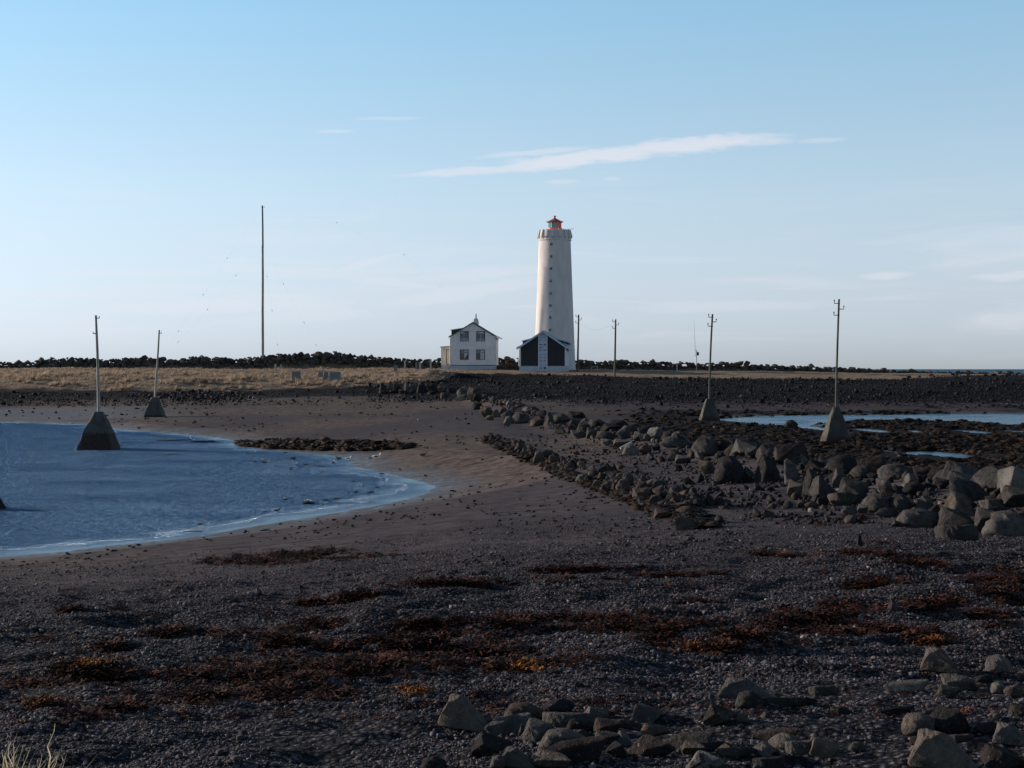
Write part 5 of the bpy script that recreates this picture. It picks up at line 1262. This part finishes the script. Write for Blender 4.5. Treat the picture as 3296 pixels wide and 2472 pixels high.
# boulders revetting the island edge below the mound
EG = 'boulders along the island edge below the mound'
rocks([(1420, 1520, 500, 600), (1515, 1570, 485, 560, P_, 'light'), (1560, 1640, 500, 590), (1640, 1710, 495, 590, P_, 'light'), (1700, 1780, 510, 590, B, 'brown'), (1770, 1860, 490, 600), (1850, 1960, 500, 590), (1965, 2060, 495, 560, P_, 'light'), (2040, 2130, 540, 600), (2130, 2260, 530, 640, Q_, 'light'),
       (1980, 2060, 585, 640, S_, 'light'), (2110, 2212, 600, 665, S_, 'light'), (1440, 1500, 570, 605, Q_), (1610, 1680, 560, 605), (1860, 1940, 570, 610), (2220, 2290, 560, 640), (2270, 2350, 600, 680, P_)],
      (700, 1050), 2.765, EG, 'boulder', 'boulder', lambda px, k, tn: '%s %s boulder below the grass mound, %s of the row' % (TW[tn], KW[k], 'left end' if px < 1290 else 'left part' if px < 1350 else 'middle' if px < 1410 else 'right part' if px < 1470 else 'right end'), 'dark')
RG = 'boulders along the top of the dark shore slope'
for i in range(75):
    px = random.uniform(2030, 3400); dd = np.interp(px, [2000, 2400, 2900, 3296, 3500], [188, 183, 184, 192, 200]) + random.uniform(-1.5, 1) + (random.uniform(0, 14) if px > 2950 else -1.5); w = random.uniform(.35, .8)
    x_ = X(px, dd); kd = random.choice(['block', 'round', 'peak']); tn = 'dark' if random.random() < .8 else 'grey'
    ph = [q[1] for q in ((2290, 'left of the inlet pole'), (2500, 'right of the inlet pole'), (2690, 'left of the nearest pyramid pole'), (2900, 'right of the nearest pyramid pole'), (3100, 'below the open sea'), (9999, 'at the far right')) if px < q[0]][0]
    tag(put_rock('boulder', x_, dd, zt_(px, dd) - .08, w, w * random.uniform(.45, .65), kd, tn, rz=random.uniform(0, 6)), '%s %s boulder on the shore slope rim, %s' % (TW[tn], KW[kd], ph), 'boulder', RG)
# lone rocks
def lone(px, row, w, h, kind, tone, label, name='rock', grp=None):
    x, d, z = hit(px, row); d = float(d[0]); o = put_rock(name, float(x[0]), d + .1, float(z[0]), w / F * d, h / F * d, kind, tone); tag(o, label, 'rock', grp)
lone(2548, 1376, 44, 25, Q_, 'dark', 'dark weedy rock at the edge of the tidal inlet'); lone(2924, 1358, 44, 13, Q_, 'dark', 'low dark rock beyond the inlet shallows'); lone(2484, 1343, 20, 8, Q_, 'dark', 'tiny dark rock beyond the inlet')
lone(826, 1919, 28, 22, B, 'grey', 'lone grey stone on the sand with seaweed beside it'); lone(2881, 1972, 34, 42, P_, 'grey', 'upright grey stone standing in the seaweed on the right'); lone(1968, 1779, 22, 16, P_, 'light', 'lone pale pointed stone on the bare sand')
lone(2224, 1742, 34, 14, Q_, 'grey', 'flat stone on the sand right of the lone pointed one'); lone(1739, 1633, 10, 8, Q_, 'light', 'tiny white stone on the brown sand'); lone(2772, 1760, 20, 40, P_, 'dark', 'thin dark upright stone on the pebbles near the ridge'); lone(1868, 2222, 36, 16, P_, 'dark', 'small dark pointed stone on the pebbles above the near rocks')
lone(440, 1434 - 20, 28, 9, Q_, 'dark', 'low dark stone in the lagoon right of the pyramid')
lone(52, 1937, 26, 6, S_, 'light', 'flat white shell on the sand near the left edge'); lone(1533, 1290, 60, 45, B, 'grey', 'boulder holding up the pale wooden stake')
sx, sd, szz = [float(v[0]) for v in hit(1533, 1288)]
tag(MB().tube([(0, 0, -.1), (0, 0, Zp(1259, sd) - szz)], .09, 8).build('stake', M_post, loc=(sx, sd, szz)), 'pale wooden stake among the boulders where the ridge meets the island', 'stake')
LGN = 'stones standing in the shallow lagoon'
for (a, b, w, h) in [(707, 303, 34, 8), (975, 280, 50, 14), (1070, 324, 40, 10), (970, 357, 40, 12), (1150, 302, 26, 6), (1265, 312, 32, 9), (1405, 444, 36, 9), (1580, 485, 44, 9), (1425, 520, 40, 12), (1533, 520, 54, 10), (920, 574, 46, 12), (1085, 602, 84, 22), (1205, 577, 60, 10), (1290, 568, 60, 9), (775, 656, 40, 9), (1183, 338, 54, 6), (1530, 588, 44, 6), (1613, 389, 50, 8), (250, 800, 160, 6), (90, 250, 90, 6), (160, 235, 60, 4), (1187, 374, 44, 4), (925, 238, 28, 9)]:
    px, row = 500 + a / 2.212, 1350 + b / 2.212; d = CZ * F / (row - HOR); ww = w / 2.212 / F * d
    tag(put_rock('rock', X(px, d), d, -.01, ww, h / 2.212 / F * d, Q_ if h > 6 else S_, 'dark', depth=ww * .6, sink=.1),
        '%s dark lagoon stone, %s, %s' % ('wide' if w > 52 else 'small' if w > 36 else 'tiny', 'near the far shore' if row < 1500 else 'level with the lagoon tip' if row < 1572 else 'in open water' if row < 1620 else 'close to the near shore',
        'far left' if px < 700 else 'left of the birds' if px < 860 else 'left of the long stone' if px < 960 else 'below the weed heap' if px < 1060 else 'towards the tip' if px < 1150 else 'nearest the lagoon tip'), 'rock', LGN)
# floating weed strips right of the left pyramid
for (a, b, w, h) in [(1700, 1338, 240, 4), (1790, 1382, 420, 10), (2060, 1400, 260, 16), (320, 1505, 110, 6), (1320, 1503, 130, 4), (1715, 1526, 130, 7), (830, 1275, 90, 4)]:
    px, row = a / 3.16, 980 + b / 3.16; d = CZ * F / (row - HOR)
    tag(put_rock('weed_raft', X(px, d), d, 0, w / 3.16 / F * d, h / 3.16 / F * d, S_, 'red', depth=w / 3.16 / F * d * .35, sink=.1), '%s raft of brown weed floating %s' % ('long' if w > 200 else 'thin' if w > 100 else 'small', 'in front of the lagoon pyramid' if a < 600 else 'between the lagoon pyramid and the shore' if a < 1000 else 'right of the lagoon pyramid foot' if a < 1500 else 'by the far shore, above the other rafts' if row < 1410 else 'towards the weed heap' if a > 1900 else 'well out in front of the far shore'), 'weed raft', 'rafts of floating weed')

# ------------------------------------------------------------------ birds
def bird(px, row, hpx, white, label, face=1, swim=True, grp='ducks on the lagoon'):
    if swim: d = CZ * F / (row - HOR); z = 0.0; x = X(px, d)
    else: x, d, z = [float(v[0]) for v in hit(px, row)]
    s = hpx / F * d / .30
    root = tag(empty('duck', (x, d, z), 0 if face > 0 else math.pi, s), label, 'bird', grp)
    body = M_duckw if white else M_duckb; lift = 0 if swim else .07
    pts = [(-.26, 0, .10), (-.20, 0, .09), (-.10, 0, .07), (.02, 0, .065), (.12, 0, .085), (.165, 0, .14), (.175, 0, .20), (.20, 0, .245), (.235, 0, .245)]
    rad = [.012, .05, .085, .09, .07, .042, .034, .042, .026]
    MB().tube([(a, b_, c_ + lift) for a, b_, c_ in pts], rad, 10).build('body', body, root, True)
    MB().tube([(.24, 0, .24 + lift), (.30, 0, .232 + lift)], [.018, .008], 6).build('bill', M_bill, root)
    for sy in (-1, 1): MB().tube([(.06, sy * .07, .085 + lift), (-.06, sy * .085, .09 + lift), (-.2, sy * .04, .105 + lift)], [.03, .045, .012], 6).build('wing', M_duckk if white else M_duckb, root, True)
    if not swim:
        for sy in (-1, 1): MB().tube([(0, sy * .03, -.02), (0, sy * .03, .10)], .009, 5).build('leg', M_bill, root)
bird(644, 1690, 12, False, 'brown duck floating near the near shore of the lagoon', 1); bird(666, 1689, 9, True, 'white duck floating beside the brown duck near the shore', 1)
bird(890, 1646, 14, False, 'brown duck sitting upright on the lagoon alone', 1); bird(848, 1490, 11, False, 'brown duck among the far weed stones', -1); bird(861, 1489, 8, True, 'white bird beside the brown duck among the far stones', 1)
bird(1089, 1481, 13, False, 'brown duck at the water edge, left of a pair', -1, False); bird(1121, 1482, 13, True, 'black and white duck at the water edge, right of a pair', 1, False)
bird(1213, 1478, 18, True, 'white bird standing on the sand beside the lagoon tip', 1, False); bird(1361, 1471, 16, False, 'brown bird standing alone on the sand right of the lagoon', 1, False)
bird(617, 1411, 9, True, 'white gull resting on the weed at the far shore', -1); bird(952, 1495, 8, True, 'white duck between the far lagoon stones', 1); bird(945, 1487, 6, True, 'small white bird behind the far lagoon stones', -1)
bird(985, 1614, 9, True, 'white duck behind the long stone in the lagoon', 1); bird(1003, 1616, 9, True, 'white duck at the right end of the long stone', -1); bird(1158, 1564, 8, True, 'white duck beside the shallow stones near the lagoon tip', 1); bird(948, 1512, 8, True, 'white duck touching a dark stone in the lagoon', 1)
bird(918, 1606, 8, True, 'white duck resting behind a low stone in mid lagoon', -1); bird(1040, 1626, 7, False, 'small brown duck right of the long stone', 1)

# ------------------------------------------------------------------ grass tuft close to the camera
GD = 5.2; gzz = zt_(60, GD)
gt_ = tag(empty('grass_tuft', (X(60, GD), GD, gzz)), 'pale dry grass tuft at the bottom left corner', 'grass tuft')
def blade(pts, w):
    vs = []; fs = []; n = len(pts); g = random.uniform(-.6, .6)
    for k, p in enumerate(pts):
        t_ = k / (n - 1); ww = w * (1 - t_ ** 1.6) + .0003; s_ = Vector((math.cos(g), math.sin(g), 0)) * ww
        vs += [tuple(Vector(p) - s_), tuple(Vector(p) + Vector((0, .25 * ww, 0))), tuple(Vector(p) + s_)]
    for k in range(n - 1): fs += [(3 * k, 3 * k + 1, 3 * k + 4, 3 * k + 3), (3 * k + 1, 3 * k + 2, 3 * k + 5, 3 * k + 4)]
    MB().raw(vs, fs).build('blade', M_blade, gt_, True)
def bpx(pts): # photo pixels to local metres at the tuft
    return [(X(a, GD) - gt_.location.x, random.uniform(-.05, .05), Zp(b, GD) - gzz) for a, b in pts]
def curve(p0, p1, p2, n=8):
    out = []
    for k in range(n + 1):
        t_ = k / n; out.append(((1 - t_) ** 2 * p0[0] + 2 * t_ * (1 - t_) * p1[0] + t_ ** 2 * p2[0], (1 - t_) ** 2 * p0[1] + 2 * t_ * (1 - t_) * p1[1] + t_ ** 2 * p2[1])); 
    return out
foot = HOR + (CZ - gzz) * F / GD
for p1, p2, w in [((140, 2440), (168, 2334), .0042), ((60, 2420), (97, 2415), .003), ((15, 2440), (22, 2390), .003), ((40, 2370), (66, 2412), .004), ((10, 2380), (64, 2440), .004), ((30, 2460), (52, 2362), .002), ((100, 2470), (160, 2440), .003), ((0, 2400), (-30, 2370), .003), ((-20, 2350), (40, 2400), .004)]:
    blade(bpx(curve((random.uniform(0, 120), foot), p1, p2)), w)
for i in range(70):
    a = random.uniform(-150, 190); lean = random.uniform(-110, 130); top_ = random.uniform(2385, 2480) + abs(a - 30) * .25
    blade(bpx(curve((a, foot), (a + lean * .1, (foot + top_) / 2 - 50), (a + lean, top_))), random.uniform(.003, .006))


# look-alikes in one stretch are told apart by their order from the left
from collections import defaultdict
same = defaultdict(list)
for o in COL.objects:
    if o.parent is None and o.get('category') and o.get('label'): same[o['label']].append(o)
for lb_, L_ in same.items():
    if 1 < len(L_) <= 6 and len(lb_.replace('-', ' ').split()) <= 13:
        L_.sort(key=lambda o: o.location.x / max(o.location.y, 1))
        W_ = {2: ['left-hand', 'right-hand'], 3: ['leftmost', 'middle', 'rightmost']}.get(len(L_)) or (['leftmost', 'second from left,'] + ['third from left,', 'fourth from left,', 'fifth from left,'][:len(L_) - 3] + ['rightmost'])
        for w_, o in zip(W_, L_): o['label'] = w_ + ' ' + lb_
